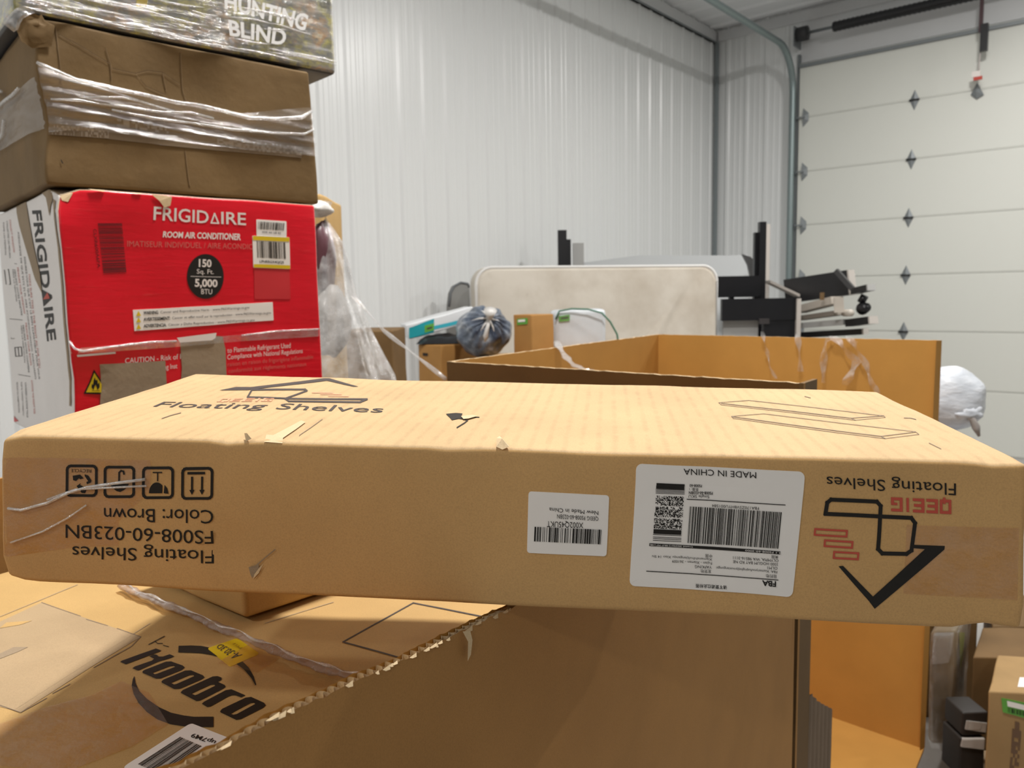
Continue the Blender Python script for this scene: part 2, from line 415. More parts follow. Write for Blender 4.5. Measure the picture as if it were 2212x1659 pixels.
# ================================================================== THE BUILDING
K = at(1540, 600, 9.44); K[2] = 0                       # far left corner of the room
WA = V3(-math.sin(math.radians(40)), -math.cos(math.radians(40)), 0)   # along the left wall, toward the viewer
WB = V3(math.cos(math.radians(40)), -math.sin(math.radians(40)), 0)    # along the door wall, to the right
CEIL = 4.62
def ribbed(mb, P, d, length, out, z0, z1, mat, pitch=.229, first=.1, lift=.015):
    """ribbed steel sheet: d along the wall, out = direction into the room"""
    prof = [(0, 0)]; x = first
    while x < length-.09:
        prof += [(x-.032, 0), (x-.014, lift), (x+.014, lift), (x+.032, 0)]
        for k in (.36, .64):
            y = x+pitch*k
            if y < length-.05: prof += [(y-.016, 0), (y-.009, .003), (y+.009, .003), (y+.016, 0)]
        x += pitch
    prof.append((length, 0)); prof = sorted(prof)
    V = []
    for a, h in prof:
        q = P+d*a+out*h; V += [(q[0], q[1], z0), (q[0], q[1], z1)]
    F = [(2*i, 2*i+1, 2*i+3, 2*i+2) for i in range(len(prof)-1)]
    mb.add(V, F, mat)
M_wall = plain('white_painted_steel', (.76, .775, .775), .30, spec=.5)
M_ceil = plain('ceiling_steel', (.85, .87, .89), .40)
M_trim = plain('trim_steel', (.68, .69, .70), .4)
M_dtrim = plain('dark_corner_steel', (.22, .25, .26), .5)
M_galv = plain('galvanised_steel', (.27, .33, .335), .38, metal=.6)
M_galvd = plain('dull_galvanised', (.23, .25, .26), .5, metal=.3)
M_door = plain('door_panel_paint', (.71, .72, .67), .42)
M_black = plain('black_paint', (.008, .008, .010), .35)
M_soot = plain('dark_plastic', (.02, .02, .022), .5)
LW, BW = 17.0, 15.0
mb = MB(); ribbed(mb, K, WA, LW, WB, 0, CEIL, M_wall); struct(mb.build('wall_left', loc=K))
# door geometry on the back wall
DO = .06
def onbw(x, y, off=DO): return atpl(x, y, K-WA*0+WA*off, WA)
dl = onbw(1723, 400); SD = float((dl-K)@WB)             # where the door's left edge stands along the wall
ZJ = [.62, 1.19, 1.76, 2.33, 2.90, 3.47, 4.04]; ZTOP = 4.04
mb = MB(); ribbed(mb, K, WB, SD-.02, WA, 0, CEIL, M_wall, first=.16); struct(mb.build('wall_back', loc=K))
hd = MB(); hd.board(K+WB*(SD-.02)+V3(0, 0, ZTOP+.02)-WA*.1, WB*(BW-SD), WA*.10, V3(0, 0, CEIL-ZTOP-.02), M_trim); struct(hd.build('trim_5', loc=K))
E2 = K+WB*BW
mb = MB(); ribbed(mb, E2, WA, LW, -WB, 0, CEIL, M_wall); struct(mb.build('wall_right', loc=E2))
E3 = K+WA*LW
mb = MB(); ribbed(mb, E3, WB, BW, -WA, 0, CEIL, M_wall); struct(mb.build('wall_front', loc=E3))
mb = MB()
prof = []; x = .15
prof = [(0, 0)]
while x < LW-.1:
    prof += [(x-.032, 0), (x-.014, .02), (x+.014, .02), (x+.032, 0)]; x += .30
prof.append((LW, 0)); V = []
for a, h in prof:
    for e in (0, BW): q = K+WA*a+WB*e; V.append((q[0], q[1], CEIL-h))
mb.add(V, [(2*i, 2*i+1, 2*i+3, 2*i+2) for i in range(len(prof)-1)], M_ceil); struct(mb.build('ceiling', loc=K))
def floor_mat():
    m, nt, b = new_mat('concrete_floor'); v = coords(nt)
    nt.links.new(ramp(nt, noise_node(nt, v, 3, 8, .65), [(.3, (.30, .29, .28)), (.7, (.45, .44, .42))]), b.inputs['Base Color'])
    b.inputs['Roughness'].default_value = .55; bump(nt, b, noise_node(nt, v, 40, 5), .2); return m
mb = MB(); mb.board(K+V3(0, 0, -.05), WA*LW, WB*BW, V3(0, 0, .05), floor_mat()); struct(mb.build('floor', loc=K))
mb = MB(); mb.board(K+V3(0, 0, CEIL-.16), WA*LW, WB*.03, V3(0, 0, .13), M_trim); mb.board(K+V3(0, 0, CEIL-.16), WA*LW, WB*.045, V3(0, 0, .012), M_galvd)
struct(mb.build('trim_1', loc=K))
mb = MB(); mb.board(K+V3(0, 0, CEIL-.14)+WB*.05, WB*(BW-.1), WA*.03, V3(0, 0, .11), M_trim); struct(mb.build('trim_2', loc=K))
mb = MB(); mb.board(K+WB*.026+WA*.026, WA*.035, WB*.035, V3(0, 0, CEIL-.16), M_dtrim); struct(mb.build('trim_3', loc=K))
mb = MB(); mb.board(K+WB*(SD-.17), WB*.15, WA*.028, V3(0, 0, ZTOP+.1), M_wall); mb.board(K+WB*(SD-.035), WB*.025, WA*.05, V3(0, 0, ZTOP+.1), M_galvd); struct(mb.build('trim_4', loc=K))
# ---- overhead door
door = bpy.data.objects.new('door_1', None); COL.objects.link(door); DB = K+WB*(SD+2.4); door.location = tuple(DB); door['_at'] = [float(q) for q in DB]; struct(door)
DWID = BW-SD-.35; zs = [0]+ZJ
D0 = K+WB*SD+WA*DO
for a, b in zip(zs[:-1], zs[1:]):
    mb = MB(); g = .0015; P = D0+V3(0, 0, a+g)
    mb.board(P, WB*DWID, -WA*.04, V3(0, 0, b-a-2*g), M_door)
    mb.board(P+V3(0, 0, .012)-WA*.0, WB*DWID, WA*.004, V3(0, 0, b-a-2*g-.024), M_door); mb.build('door_panel', door)
mb = MB(); mb.board(D0-WA*.05+V3(0, 0, 0), WB*DWID, WA*.008, V3(0, 0, ZTOP), M_door); mb.build('joint_backing', door)
mb = MB(); mb.board(D0+V3(0, 0, ZTOP-.05), WB*DWID, WA*.03, V3(0, 0, .035), M_galvd); mb.build('top_rail', door)
dx = [(1976, 214), (1969, 344), (1963, 469), (1957, 594), (1952, 714)]
for (x, y), z in zip(dx, ZJ[5:0:-1]):
    mb = MB(); c = onbw(x, y); c[2] = z; hw, hh = .045, .10
    V = [c+WB*hw+WA*.006, c+V3(0, 0, hh)+WA*.006, c-WB*hw+WA*.006, c-V3(0, 0, hh)+WA*.006, c+WA*.022]
    mb.add(V, [(0, 1, 4), (1, 2, 4), (2, 3, 4), (3, 0, 4)], M_galvd); mb.tube([c-WB*.045+WA*.02, c+WB*.045+WA*.02], .010, M_soot, 6); mb.build('hinge', door)
for z in ZJ[1:6]:
    mb = MB(); c = D0+V3(0, 0, z)+WB*.045
    V = [c+WA*.006+V3(0, 0, .10), c+WA*.006-V3(0, 0, .10), c+WB*.06+WA*.006-V3(0, 0, .04), c+WB*.06+WA*.006+V3(0, 0, .04), c+WA*.03]
    mb.add(V, [(0, 1, 4), (1, 2, 4), (2, 3, 4), (3, 0, 4)], M_galvd); mb.tube([c-WB*.11+WA*.04, c+WB*.03+WA*.04], .008, M_galvd, 6)
    mb.tube([c-WB*.12+WA*.04, c-WB*.09+WA*.04], .024, M_soot, 10); mb.build('roller_hinge', door)
# track: up the jamb, round the bend and back along the room
mb = MB(); tx = K+WB*(SD-.055)+WA*.11; zb = 3.75; R = .42
pth = [tx+V3(0, 0, z) for z in (0, 1, 2, 3, zb)]
for k in range(1, 9):
    t = math.pi/2*k/8; pth.append(tx+V3(0, 0, zb+R*math.sin(t))+WA*(R*(1-math.cos(t))))
pth += [pth[-1]+WA*q for q in (1, 2.5, 4)]
mb.tube(pth, .034, M_galv, 6, up=WB)
mb.board(K+WB*(SD-.075)+WA*.03, WB*.012, WA*.07, V3(0, 0, zb), M_galv); mb.build('door_track', door)
mb = MB(); c1 = onbw(1722, 76, .22); c2 = c1+WB*.11; mb.tube([c1, c2], [.075, .075], M_soot, 12)
mb.board(c1-WB*.04-V3(0, 0, .1), WB*.012, -WA*.2, V3(0, 0, .2), M_galvd); mb.build('cable_drum', door)
s0 = onbw(1800, 57, .22); s0[2] = c1[2]
mb = MB(); mb.tube([c2, s0+WB*5], .016, M_galvd, 8); mb.build('torsion_shaft', door)
mb = MB(); e = onbw(2115, 0, .22); e[2] = c1[2]; n = 60
mb.tube([s0+(e-s0)*q/n for q in range(n+1)], [.052 if q % 2 else .046 for q in range(n+1)], M_black, 10); mb.build('torsion_spring', door)
mb = MB(); P = onbw(2122, 5, .20); zt = onbw(2122, 70, .20)[2]; P[2] = zt; mb.board(P-WB*.015, WB*.03, WA*.03, V3(0, 0, CEIL-zt), plain('dark_red_steel', (.06, .025, .03), .5)); mb.build('opener_arm', door)
mb = MB(); P = onbw(2126, 112, .19); mb.board(P-WB*.03, WB*.06, WA*.05, V3(0, 0, .24), M_black); mb.build('arm_bracket', door)
mb = MB(); a_ = onbw(2118, 110, .2); b_ = onbw(2113, 158, .2); mb.tube([a_, b_], .006, plain('cord', (.55, .5, .48), .8), 6)
mb.build('pull_cord', door)
mb = MB(); P = onbw(2113, 166, .2); mb.board(P-WB*.035-V3(0, 0, .03), WB*.07, WA*.02, V3(0, 0, .03), plain('handle_red', (.5, .05, .03), .5)); mb.board(P-WB*.05, WB*.07, WA*.02, V3(0, 0, .05), M_white); mb.build('pull_handle', door)
mb = MB(); P = onbw(2110, 200, .08); V = [P+V3(0, 0, .09), P-WB*.05-V3(0, 0, .01), P-V3(0, 0, .06), P+WB*.06-V3(0, 0, .03), P+WA*.03]
mb.add(V, [(0, 1, 4), (1, 2, 4), (2, 3, 4), (3, 0, 4)], M_galvd); mb.build('lock_plate', door)

# ================================================================== FOREGROUND: FLOATING SHELVES CARTON
def hexa(f, dz):
    return f
fy = dict(FTL=(-4, 938, .516), FTR=(2224, 1000, .4395), FBL=(0, 1256, .520), FBR=(2216, 1369, .4437), BTL=(420, 808, .7693), BTR=(1897, 845, .6928))
q = {k: at(*v) for k, v in fy.items()}
q['BBL'] = q['BTL']+(q['FBL']-q['FTL']); q['BBR'] = q['BTR']+(q['FBR']-q['FTR'])
c8 = [[[q['FBL'], q['FTL']], [q['BBL'], q['BTL']]], [[q['FBR'], q['FTR']], [q['BBR'], q['BTR']]]]
sh = Carton(c8, r=.0042, amp=.0007, freq=14, seed=2, dents=[((0, 0, 0), .022, (.003, .002, .002)), ((0, 0, .1), .02, (.001, .001, -.003)),
      ((.64, 0, .1), .02, (-.003, .002, -.002)), ((.315, 0, .101), .010, (0, .001, -.0022)), ((.165, 0, .101), .016, (0, .001, -.0022)), ((.165, .0, .03), .02, (0, .003, 0)),
      ((.64, 0, 0), .025, (-.005, .002, .003))])
SHELF = thing('cardboard_box', 'long flat floating-shelves carton lying upside down across the front, with white labels', 'box', (q['FBL']+q['FBR']+q['BBL']+q['BBR'])/4)
mb = MB(); sh.mesh(mb, M_shelf, .012, {'top': M_shelftop})
F, T = sh.face('front'), sh.face('top')
cA, cH, c2, c3, c4 = crop(0, 960, .31646), crop(1080, 960, .51175), crop(1340, 980, .1989), crop(0, 780, .5425), crop(1400, 820, .367)
F.text(mb, 'Floating Shelves', [(462, 1188.5), (157, 1180), (157, 1207), (462, 1216)], M_ink)
F.text(mb, 'FS008-60-023BN', [(461, 1146.7), (142.4, 1133), (142.4, 1161.6), (461, 1174.6)], M_ink)
F.text(mb, 'Color: Brown', [(462, 1102.4), (225.6, 1096), (225.6, 1124.6), (462, 1131)], M_ink)
def icon(x0, y0, x1, y1, w=18, r=26):
    pts = []
    for cx, cy, t0 in ((x1-r, y1-r, 0), (x0+r, y1-r, 90), (x0+r, y0+r, 180), (x1-r, y0+r, 270)):
        for k in range(4): t = math.radians(t0+30*k); pts.append((cx+r*math.cos(t), cy+r*math.sin(t)))
    F.line(mb, cA(*pts), w*.31646, M_ink, closed=True)
icon(1250, 168, 1450, 370); icon(983, 160, 1182, 362); icon(720, 153, 917, 354); icon(458, 147, 660, 348)
R4 = lambda x0, y0, x1, y1: cA((x0, y1), (x1, y1), (x1, y0), (x0, y0))
F.rect(mb, R4(1283, 190, 1402, 207), M_ink)
for x in (1315, 1383): F.rect(mb, R4(x-7, 222, x+7, 315), M_ink); F.poly(mb, cA((x-18, 312), (x+18, 312), (x, 346)), M_ink)
F.rect(mb, R4(1046, 187, 1111, 195), M_ink); F.rect(mb, R4(1076, 195, 1084, 250), M_ink)
F.poly(mb, cA(*[(1075+53*math.cos(t), 332-74*math.sin(t)) for t in [math.pi*k/12 for k in range(3, 13)]], (1112, 332)), M_ink)
F.poly(mb, cA((1122, 332), (1128, 275), (1146, 300), (1155, 336)), M_ink)
F.line(mb, cA((850, 200), (846, 182), (830, 178), (817, 190), (816, 268)), 3.6, M_ink)
F.poly(mb, cA((752, 264), (884, 268), (872, 292), (850, 310), (826, 322), (800, 316), (770, 292)), M_ink)
F.text(mb, 'RECYCLE', cA((625, 170), (485, 168), (485, 190), (625, 192)), M_ink)
F.poly(mb, cA((497, 214), (548, 206), (572, 232), (548, 238), (540, 230), (520, 250), (500, 244)), M_ink)
F.poly(mb, cA((580, 204), (604, 212), (626, 244), (624, 258), (596, 272), (592, 256), (604, 250), (580, 216)), M_ink)
F.poly(mb, cA((524, 284), (552, 264), (548, 276), (596, 300), (584, 332), (560, 330)), M_ink)
# house-shelf logo by the right end
F.text(mb, 'Floating Shelves', cH((1922, 163), (1375, 135), (1375, 180), (1922, 213)), M_ink)
block_letters(F, mb, 'QEEIG', cH((1902, 232), (1648, 221), (1648, 280), (1902, 292)), M_redink)
F.line(mb, cH((1370, 292), (1378, 245), (1394, 232), (1588, 240), (1604, 258), (1592, 440), (1610, 458), (1712, 460), (1733, 446), (1748, 330), (1732, 308), (1370, 292)), 8.5, M_ink, closed=True)
F.poly(mb, cH((1742, 422), (1875, 427), (1873, 442), (1580, 692), (1556, 655), (1790, 440), (1742, 436)), M_ink)
F.poly(mb, cH((1428, 512), (1447, 510), (1584, 652), (1580, 692), (1556, 660)), M_ink)
for r_ in (((1328, 356), (1461, 364), (1459, 388), (1326, 380)), ((1370, 403), (1485, 411), (1483, 435), (1368, 427)), ((1409, 452), (1510, 458), (1508, 483), (1407, 477))):
    F.line(mb, cH(*r_), 4.2, M_redink, closed=True)
# tear marks on the front
F.poly(mb, cA((1700, 830), (1770, 815), (1770, 850), (1722, 905), (1710, 870)), M_torn, .0006)
F.line(mb, cA((1745, 825), (1810, 770), (1880, 712)), 2.2, M_torn, .0006)
F.poly(mb, cA((1738, 880), (1775, 830), (1800, 810), (1770, 868), (1730, 910)), M_liner, .0008)
# printing on top
T.text(mb, 'Floating Shelves', c3((610, 182), (1520, 204), (1535, 181), (655, 162)), M_ink2)
block_letters(T, mb, 'QEEIG', c3((862, 163), (1080, 164), (1092, 151), (880, 150)), M_redpale)
T.poly(mb, c3((873, 116), (940, 104), (1000, 105), (1285, 71), (1312, 71), (1428, 103), (1408, 103), (1302, 80), (985, 117)), M_ink2)
T.line(mb, c3((1165, 152), (985, 146), (1003, 116), (1215, 113), (1222, 118), (1135, 152), (1150, 163), (1435, 164), (1462, 153), (1165, 152)), 3.6, M_ink2)
for a, b, y in ((1245, 1325, 125), (1278, 1360, 132), (1310, 1388, 140)): T.line(mb, c3((a, y), (b, y+1)), 2.6, M_redpale)
for P in (((415, 138), (593, 126), (1385, 215), (1395, 224), (1220, 242), (430, 151)), ((490, 220), (680, 206), (1570, 310), (1590, 325), (1395, 348), (500, 232))):
    T.line(mb, c4(*P), .9, M_thin, closed=True)
for P in (((430, 142), (1195, 230), (1385, 215)), ((1195, 230), (1220, 242)), ((490, 222), (1370, 335), (1570, 312)), ((1370, 335), (1395, 348)), ((1505, 228), (1545, 230), (1575, 238)), ((1650, 375), (1720, 410)), ((920, 104), (955, 112))):
    T.line(mb, c4(*P), 1.1, M_thin)
T.poly(mb, c3((1775, 212), (1815, 208), (1842, 210), (1838, 220), (1868, 226), (1850, 236), (1828, 232), (1800, 238), (1790, 226)), M_hole)
T.line(mb, c3((1820, 268), (1850, 250), (1862, 240), (1846, 232)), 2.4, M_hole); T.line(mb, c3((1862, 222), (1908, 226)), 1.6, M_hole)
T.poly(mb, c3((1836, 226), (1880, 220), (1900, 226), (1866, 236), (1846, 238)), M_liner, .0012)
T.line(mb, c3((645, 228), (680, 216), (720, 206)), 1.3, M_thin); T.line(mb, c3((1165, 330), (1195, 296), (1285, 232)), 1.2, M_thin)
T.poly(mb, c3((1050, 322), (1062, 298), (1090, 300), (1200, 240), (1218, 246), (1130, 312), (1120, 326)), M_liner, .0009)
body = mb.build('carton_body', SHELF)
# scuffed flap of liner standing up at the front top edge
for pts in (((1975, 348), (1978, 330), (1990, 312), (2000, 330), (2026, 346), (2020, 362), (1990, 368)), ((965, 326), (972, 308), (990, 312), (986, 328))):
    b = MB(); P = [T.fn(*T.ab(*p), .0022+.0016*(i % 2)) for i, p in enumerate(c3(*pts))]; ce = sum(P)/len(P)+V3(0, -.001, .003)
    b.add(P+[ce], [(i, (i+1) % len(P), len(P)) for i in range(len(P))], M_liner); b.build('torn_scrap', SHELF)
# stickers
def fba(mb):
    o = .0009; t = lambda s_, a, b, h1, h2=None, bold=0, mat=M_ink: F.text(mb, s_, c2(a, b, (b[0], b[1]+(h2 or h1)), (a[0], a[1]+h1)), mat, o, bold)
    r4 = lambda *p: F.rect(mb, c2(*p), M_ink, o)
    t('MADE IN CHINA', (1470, 195), (683, 152), 66)
    r4((382, 372), (690, 388), (692, 325), (385, 308)); r4((355, 865), (657, 882), (660, 832), (357, 815))
    for y in (384, 398, 412, 426): F.line(mb, c2((380, y-6), (690, y+9)), 1.1, M_ink, o)
    for y in (878, 905, 922, 942): F.line(mb, c2((354, y-4), (657, y+14)), 1.2, M_ink, o)
    for k, p in enumerate((((375, 552), (680, 572), (685, 462), (378, 448)), ((364, 682), (672, 695), (678, 582), (369, 566)), ((358, 806), (662, 824), (669, 712), (362, 696)))):
        F.cells(mb, c2(*p), M_ink, 34, 12, 5+k, o)
    t('FS008-60', (880, 333), (745, 327), 28, bold=.02); t('数量: 1', (842, 372), (745, 367), 26); t('FS008-60-023BN', (998, 413), (738, 405), 30, bold=.02)
    t('Single SKU', (960, 452), (735, 444), 31)
    F.line(mb, c2((718, 491), (1783, 553)), 1.7, M_ink, o)
    t('FBA170Z5V8HYU001584', (1497, 577), (990, 549), 30)
    F.bars(mb, c2((725, 970), (1708, 1028), (1745, 632), (748, 573)), M_ink, 131, 3, o)
    r4((312, 1000), (1730, 1090), (1733, 1058), (315, 970))
    F.text(mb, 'Created: 2023/02/12 08:37 PST (-08)', c2((785, 1006), (322, 978), (322, 993), (785, 1022)), M_paper, .0012)
    F.text(mb, '1.1 FS008-60-3000', c2((1725, 1062), (1350, 1041), (1350, 1058), (1725, 1082)), M_paper, .0012)
    t('美国', (1710, 1107), (1637, 1103), 26); t('OLYMPIA, WA 98516-3111', (1712, 1145), (1220, 1116), 30); t('3300 HOGUM BAY RD NE', (1708, 1186), (1220, 1160), 30)
    t('OLM1', (1703, 1228), (1592, 1224), 30); t('FBA: Xiamenyoufuqingkejiyouxiangongsi', (1700, 1270), (1040, 1231), 26); t('目的地:', (1690, 1315), (1572, 1309), 30)
    t('中国', (995, 1100), (922, 1097), 27); t('Xiamenshihulijianganqu Xiao 14 Shi', (995, 1141), (345, 1101), 25); t('Fujian - Xiamen - 361009', (992, 1181), (565, 1157), 28)
    t('YAFKING', (990, 1222), (808, 1216), 30); t('发货地:', (985, 1266), (867, 1262), 30)
    F.line(mb, c2((288, 1276), (1710, 1370)), 1.7, M_ink, o)
    t('FBA', (1688, 1386), (1535, 1377), 56, bold=.03); t('请不要遮住此标签', (1155, 1440), (815, 1422), 34, bold=.01)
F.sticker([(1359.9, 1266.8), (1712, 1289.8), (1737.8, 1018.8), (1373.8, 998.8)], M_paper, SHELF, 'shipping_label', extra=fba)
def small(mb):
    o = .0009; t = lambda s_, a, b, c, d, mat=M_ink: F.text(mb, s_, cH(a, b, c, d), mat, o)
    t('New Made in China', (415, 278), (210, 263), (210, 280), (415, 294)); t('QEEIG FS008-60-023BN', (415, 303), (243, 291), (243, 309), (415, 319))
    t('X002Q45UKT', (352, 327), (200, 320), (200, 344), (352, 350)); F.bars(mb, cH((145, 405), (425, 420), (428, 357), (148, 343)), M_ink, 75, 9, o)
F.sticker(cH((115, 455), (450, 473), (460, 212), (122, 195)), M_paper, SHELF, 'barcode_label', extra=small)
# brown tapes
def tape_patch(pts, mat, off=.0003):
    b = MB(); F.poly(b, pts, mat, off); return b
LT = tape_patch(cA((14, 82), (1030, 108), (1036, 170), (1030, 320), (812, 520), (812, 690), (500, 705), (60, 768), (20, 760)), M_tape).build('packing_tape', SHELF)
tape_patch(cH((1712, 338), (2195, 352), (2185, 660), (1700, 628)), M_tape).build('packing_tape', SHELF)
b = MB()
for pts, w in ((((60, 428), (150, 440), (330, 395), (480, 325), (600, 290), (760, 265), (1000, 235)), .0011), (((330, 372), (520, 305), (760, 290), (1010, 280)), .0008), (((80, 665), (300, 590), (470, 500), (600, 410)), .0007)):
    b.tube([F.fn(*F.ab(*p), .0012) for p in cA(*pts)], w, M_rope, 6)
b.build('tape_wrinkle', LT)

# ================================================================== NEAR GAYLORD (its torn side wall stands in front)
GE = V3(.529, .849, 0); GN = V3(.849, -.529, 0)          # along the torn wall; its outward side
GC = V3(.458, 1.243, 0)
pxs = [(340, 1670), (390, 1659), (450, 1628), (506, 1600), (582, 1557), (660, 1520), (785, 1463), (870, 1428), (937, 1395), (992, 1367), (1063, 1332), (1108, 1313)]
top = sorted([(float((atpl(x, y, GC, GN)-GC)@GE), float(atpl(x, y, GC, GN)[2])) for x, y in pxs])
tx_, tz_ = [p[0] for p in top], [p[1] for p in top]
TMIN = -1.21
def gtop(t):
    if t > tx_[-1]: return tz_[-1]+(1.4045-tz_[-1])*min(1, (t-tx_[-1])/.1)
    return float(np.interp(t, tx_, tz_))
GAY = thing('gaylord_box', 'nearest open bulk carton, plain brown wall with a torn corrugated top edge', 'box', GC-GE*.6-GN*.4)
def jag(t, k): return .0012*float(noise.noise(Vector((t*160, k, 0))))+.0009*float(noise.noise(Vector((t*37, k, 3))))
def bulge(t, z): return -.006*math.sin(math.pi*min(1, max(0, (t+.95)/.95)))*math.sin(math.pi*min(1, z/1.4))+.0015*float(noise.noise(Vector((t*6, z*3, 1))))
mb = MB(); N = 520; ZB = .15
def wallpt(off, k):
    def fn(a, b):
        t = TMIN*(1-a); zt = gtop(t)+jag(t, k); z = ZB+(zt-ZB)*b
        return GC+GE*t+V3(0, 0, z)+GN*(bulge(t, z)-off)
    return fn
mb.grid(wallpt(0, 0), N, 10, M_gay); mb.grid(wallpt(.0065, 5), N, 6, M_gayin)
mb.grid(lambda a, b: wallpt(.0032, 2)(a, 1)-V3(0, 0, .004), N, 1, M_flute)
def flute(o0, ph):
    def fn(a, b):
        t = TMIN*(1-a); z = gtop(t)+.0006*math.sin(t*900)-.0005-.03*(1-b)
        return GC+GE*t+V3(0, 0, z)+GN*(bulge(t, z)-o0+.00145*math.sin(t*2*math.pi/.0072+ph))
    return fn
mb.grid(flute(.0017, 0), 1800, 1, M_liner); mb.grid(flute(.0048, 1.2), 1800, 1, M_liner)
for k in range(N): pass
mb.grid(lambda a, b: wallpt(.0032, 2)(a, .995)+GN*.0003*math.sin(a*3000), N, 1, M_liner)
mb.board(GC-GN*.0065+V3(0, 0, ZB), GN*.0065, GE*.0008, V3(0, 0, 1.4-ZB), M_dark)
mb.build('torn_wall', GAY)
# shreds of liner along the torn edge
mb = MB(); rn = random.Random(4)
for i in range(60):
    t = -1.1+.62*rn.random()*1.0; z = gtop(t); P = GC+GE*t+V3(0, 0, z+jag(t, 0)+.0005)+GN*(.0004); w = .0012+.0035*rn.random(); h = .0006+.0016*rn.random()
    mb.add([P-GE*w, P+GE*w*.8+V3(0, 0, .0005), P+GE*w*.4+V3(0, 0, -h)+GN*.0012, P-GE*w*.5+V3(0, 0, -h*.8)+GN*.0008], [(0, 1, 2, 3)], M_liner)
mb.build('torn_liner', GAY)['kind'] = 'stuff'
b = MB(); gf = quad_face(GC-GE*1.2+V3(0, 0, ZB)+GN*.001, GC+V3(0, 0, ZB)+GN*.001, GC+V3(0, 0, 1.4)+GN*.001, GC-GE*1.2+V3(0, 0, 1.4)+GN*.001, GN)
cW = crop(900, 1280, .4159)
P = [gf.fn(*gf.ab(*p), o) for p, o in zip(cW((232, 200), (258, 195), (262, 240), (275, 320), (258, 355), (246, 250)), (.001, .003, .004, .001, .001, .003))]
b.add(P, [(0, 1, 2, 5), (5, 2, 3, 4)], M_liner); b.build('torn_scrap', GAY)
gw = .80
for nm, P, u, w, h in (('far_wall', GC-GE*.0075, -GN*gw, -GE*.006, 1.385), ('left_wall', GC-GN*gw, GN*.006, -GE*1.2, 1.385), ('front_wall', GC-GE*1.2-GN*.007, -GN*(gw-.007), -GE*.006, 1.385)):
    mb = MB(); mb.board(P+V3(0, 0, ZB), u, w, V3(0, 0, h-ZB), M_gay); mb.build('side_wall', GAY)
def pallet(name, label, P, u, v, group='wooden pallets'):
    t = thing(name, label, 'pallet', P+(u+v)/2, group); wood = card('pallet_wood', (.36, .26, .16), wrinkle=.9); un, vn = unit(u), unit(v); L, D = np.linalg.norm(u), np.linalg.norm(v)
    for k in range(3): mb = MB(); mb.board(P+v*(k*(.5-.02))*1.0, u, vn*.04, V3(0, 0, .10), wood); mb.build('stringer', t)
    for k in range(6): mb = MB(); mb.board(P+un*(L-.1)*k/5+V3(0, 0, .101), un*.1, v, V3(0, 0, .018), wood); mb.build('deck_board', t)
    return t
pallet('wooden_pallet', 'wooden pallet on the floor under the nearest bulk carton', GC-GN*gw-GE*1.2, GN*gw, GE*1.2, None)
# filler goods inside, below the printed carton
HU = GN.copy(); HV = GE.copy()          # reading direction of its big print; away from the reader
HZ = 1.30; HP = atz(0, 1255, HZ)
h0 = V3(.03, .62, HZ)                                     # right side of the carton lid (kept clear of the torn wall)
mbh = MB()
# corners of the lid: wide along HU, deep along HV
o_ = V3(-.339, .485, 0); a0 = float(o_@HU); b0 = float(o_@HV)
ua = min(float(atz(x, y, HZ)[:2]@HU[:2]) for x, y in ((0, 1250), (0, 1659), (200, 1262)))-.02
va = float(V3(-.229, .482, 0)@HV)-.14
gright = float(GC@GN)-.02
# lid spans to just inside the torn wall
def hcorner(a, b): return HU*a+HV*b
ub = gright-.008
vb = 1.02
P0 = hcorner(ua, va)
HH = .16
hc = Carton(box8(P0+V3(0, 0, HZ-HH), HU*(ub-ua), HV*(vb-va), HH), r=.005, amp=.0010, seed=5, freq=8)
HOOB = thing('cardboard_box', 'carton with big black lettering between arcs and a yellow sticker, inside nearest bulk carton', 'box', P0+(HU*(ub-ua)+HV*(vb-va))/2+V3(0, 0, HZ-HH))
mb = MB(); hc.mesh(mb, M_hoob, .03); TH = hc.face('top')
c6 = crop(0, 1180, .5063)
TH.poly(mb, c6((178, 240), (600, 388), (385, 520), (88, 710), (-20, 680), (-20, 330)), M_pale, .0003)
for P in (((178, 240), (345, 298)), ((370, 312), (460, 340)), ((500, 352), (600, 388)), ((88, 712), (200, 650)), ((225, 630), (300, 590)), ((0, 680), (88, 712)), ((600, 388), (560, 430), (400, 520))):
    TH.line(mb, c6(*P), 1.4, M_thin, .0005)
for P in (((0, 460), (60, 432), (122, 432), (80, 452), (0, 482)), ((30, 325), (140, 318), (90, 335), (0, 350))): TH.poly(mb, c6(*P), M_torn if P[0][1] > 400 else M_hoob, .0006)
for P in (((0, 300), (330, 165)), ((60, 700), (640, 330)), ((1130, 330), (1420, 240))): TH.line(mb, c6(*P), 1.5, M_pale, .0004)
# scuffed streaks, drawn square of the shelf outline
TH.line(mb, c6((2080, 305), (1762, 242), (1462, 412), (1715, 480)), 2.6, M_ink2, .0005)
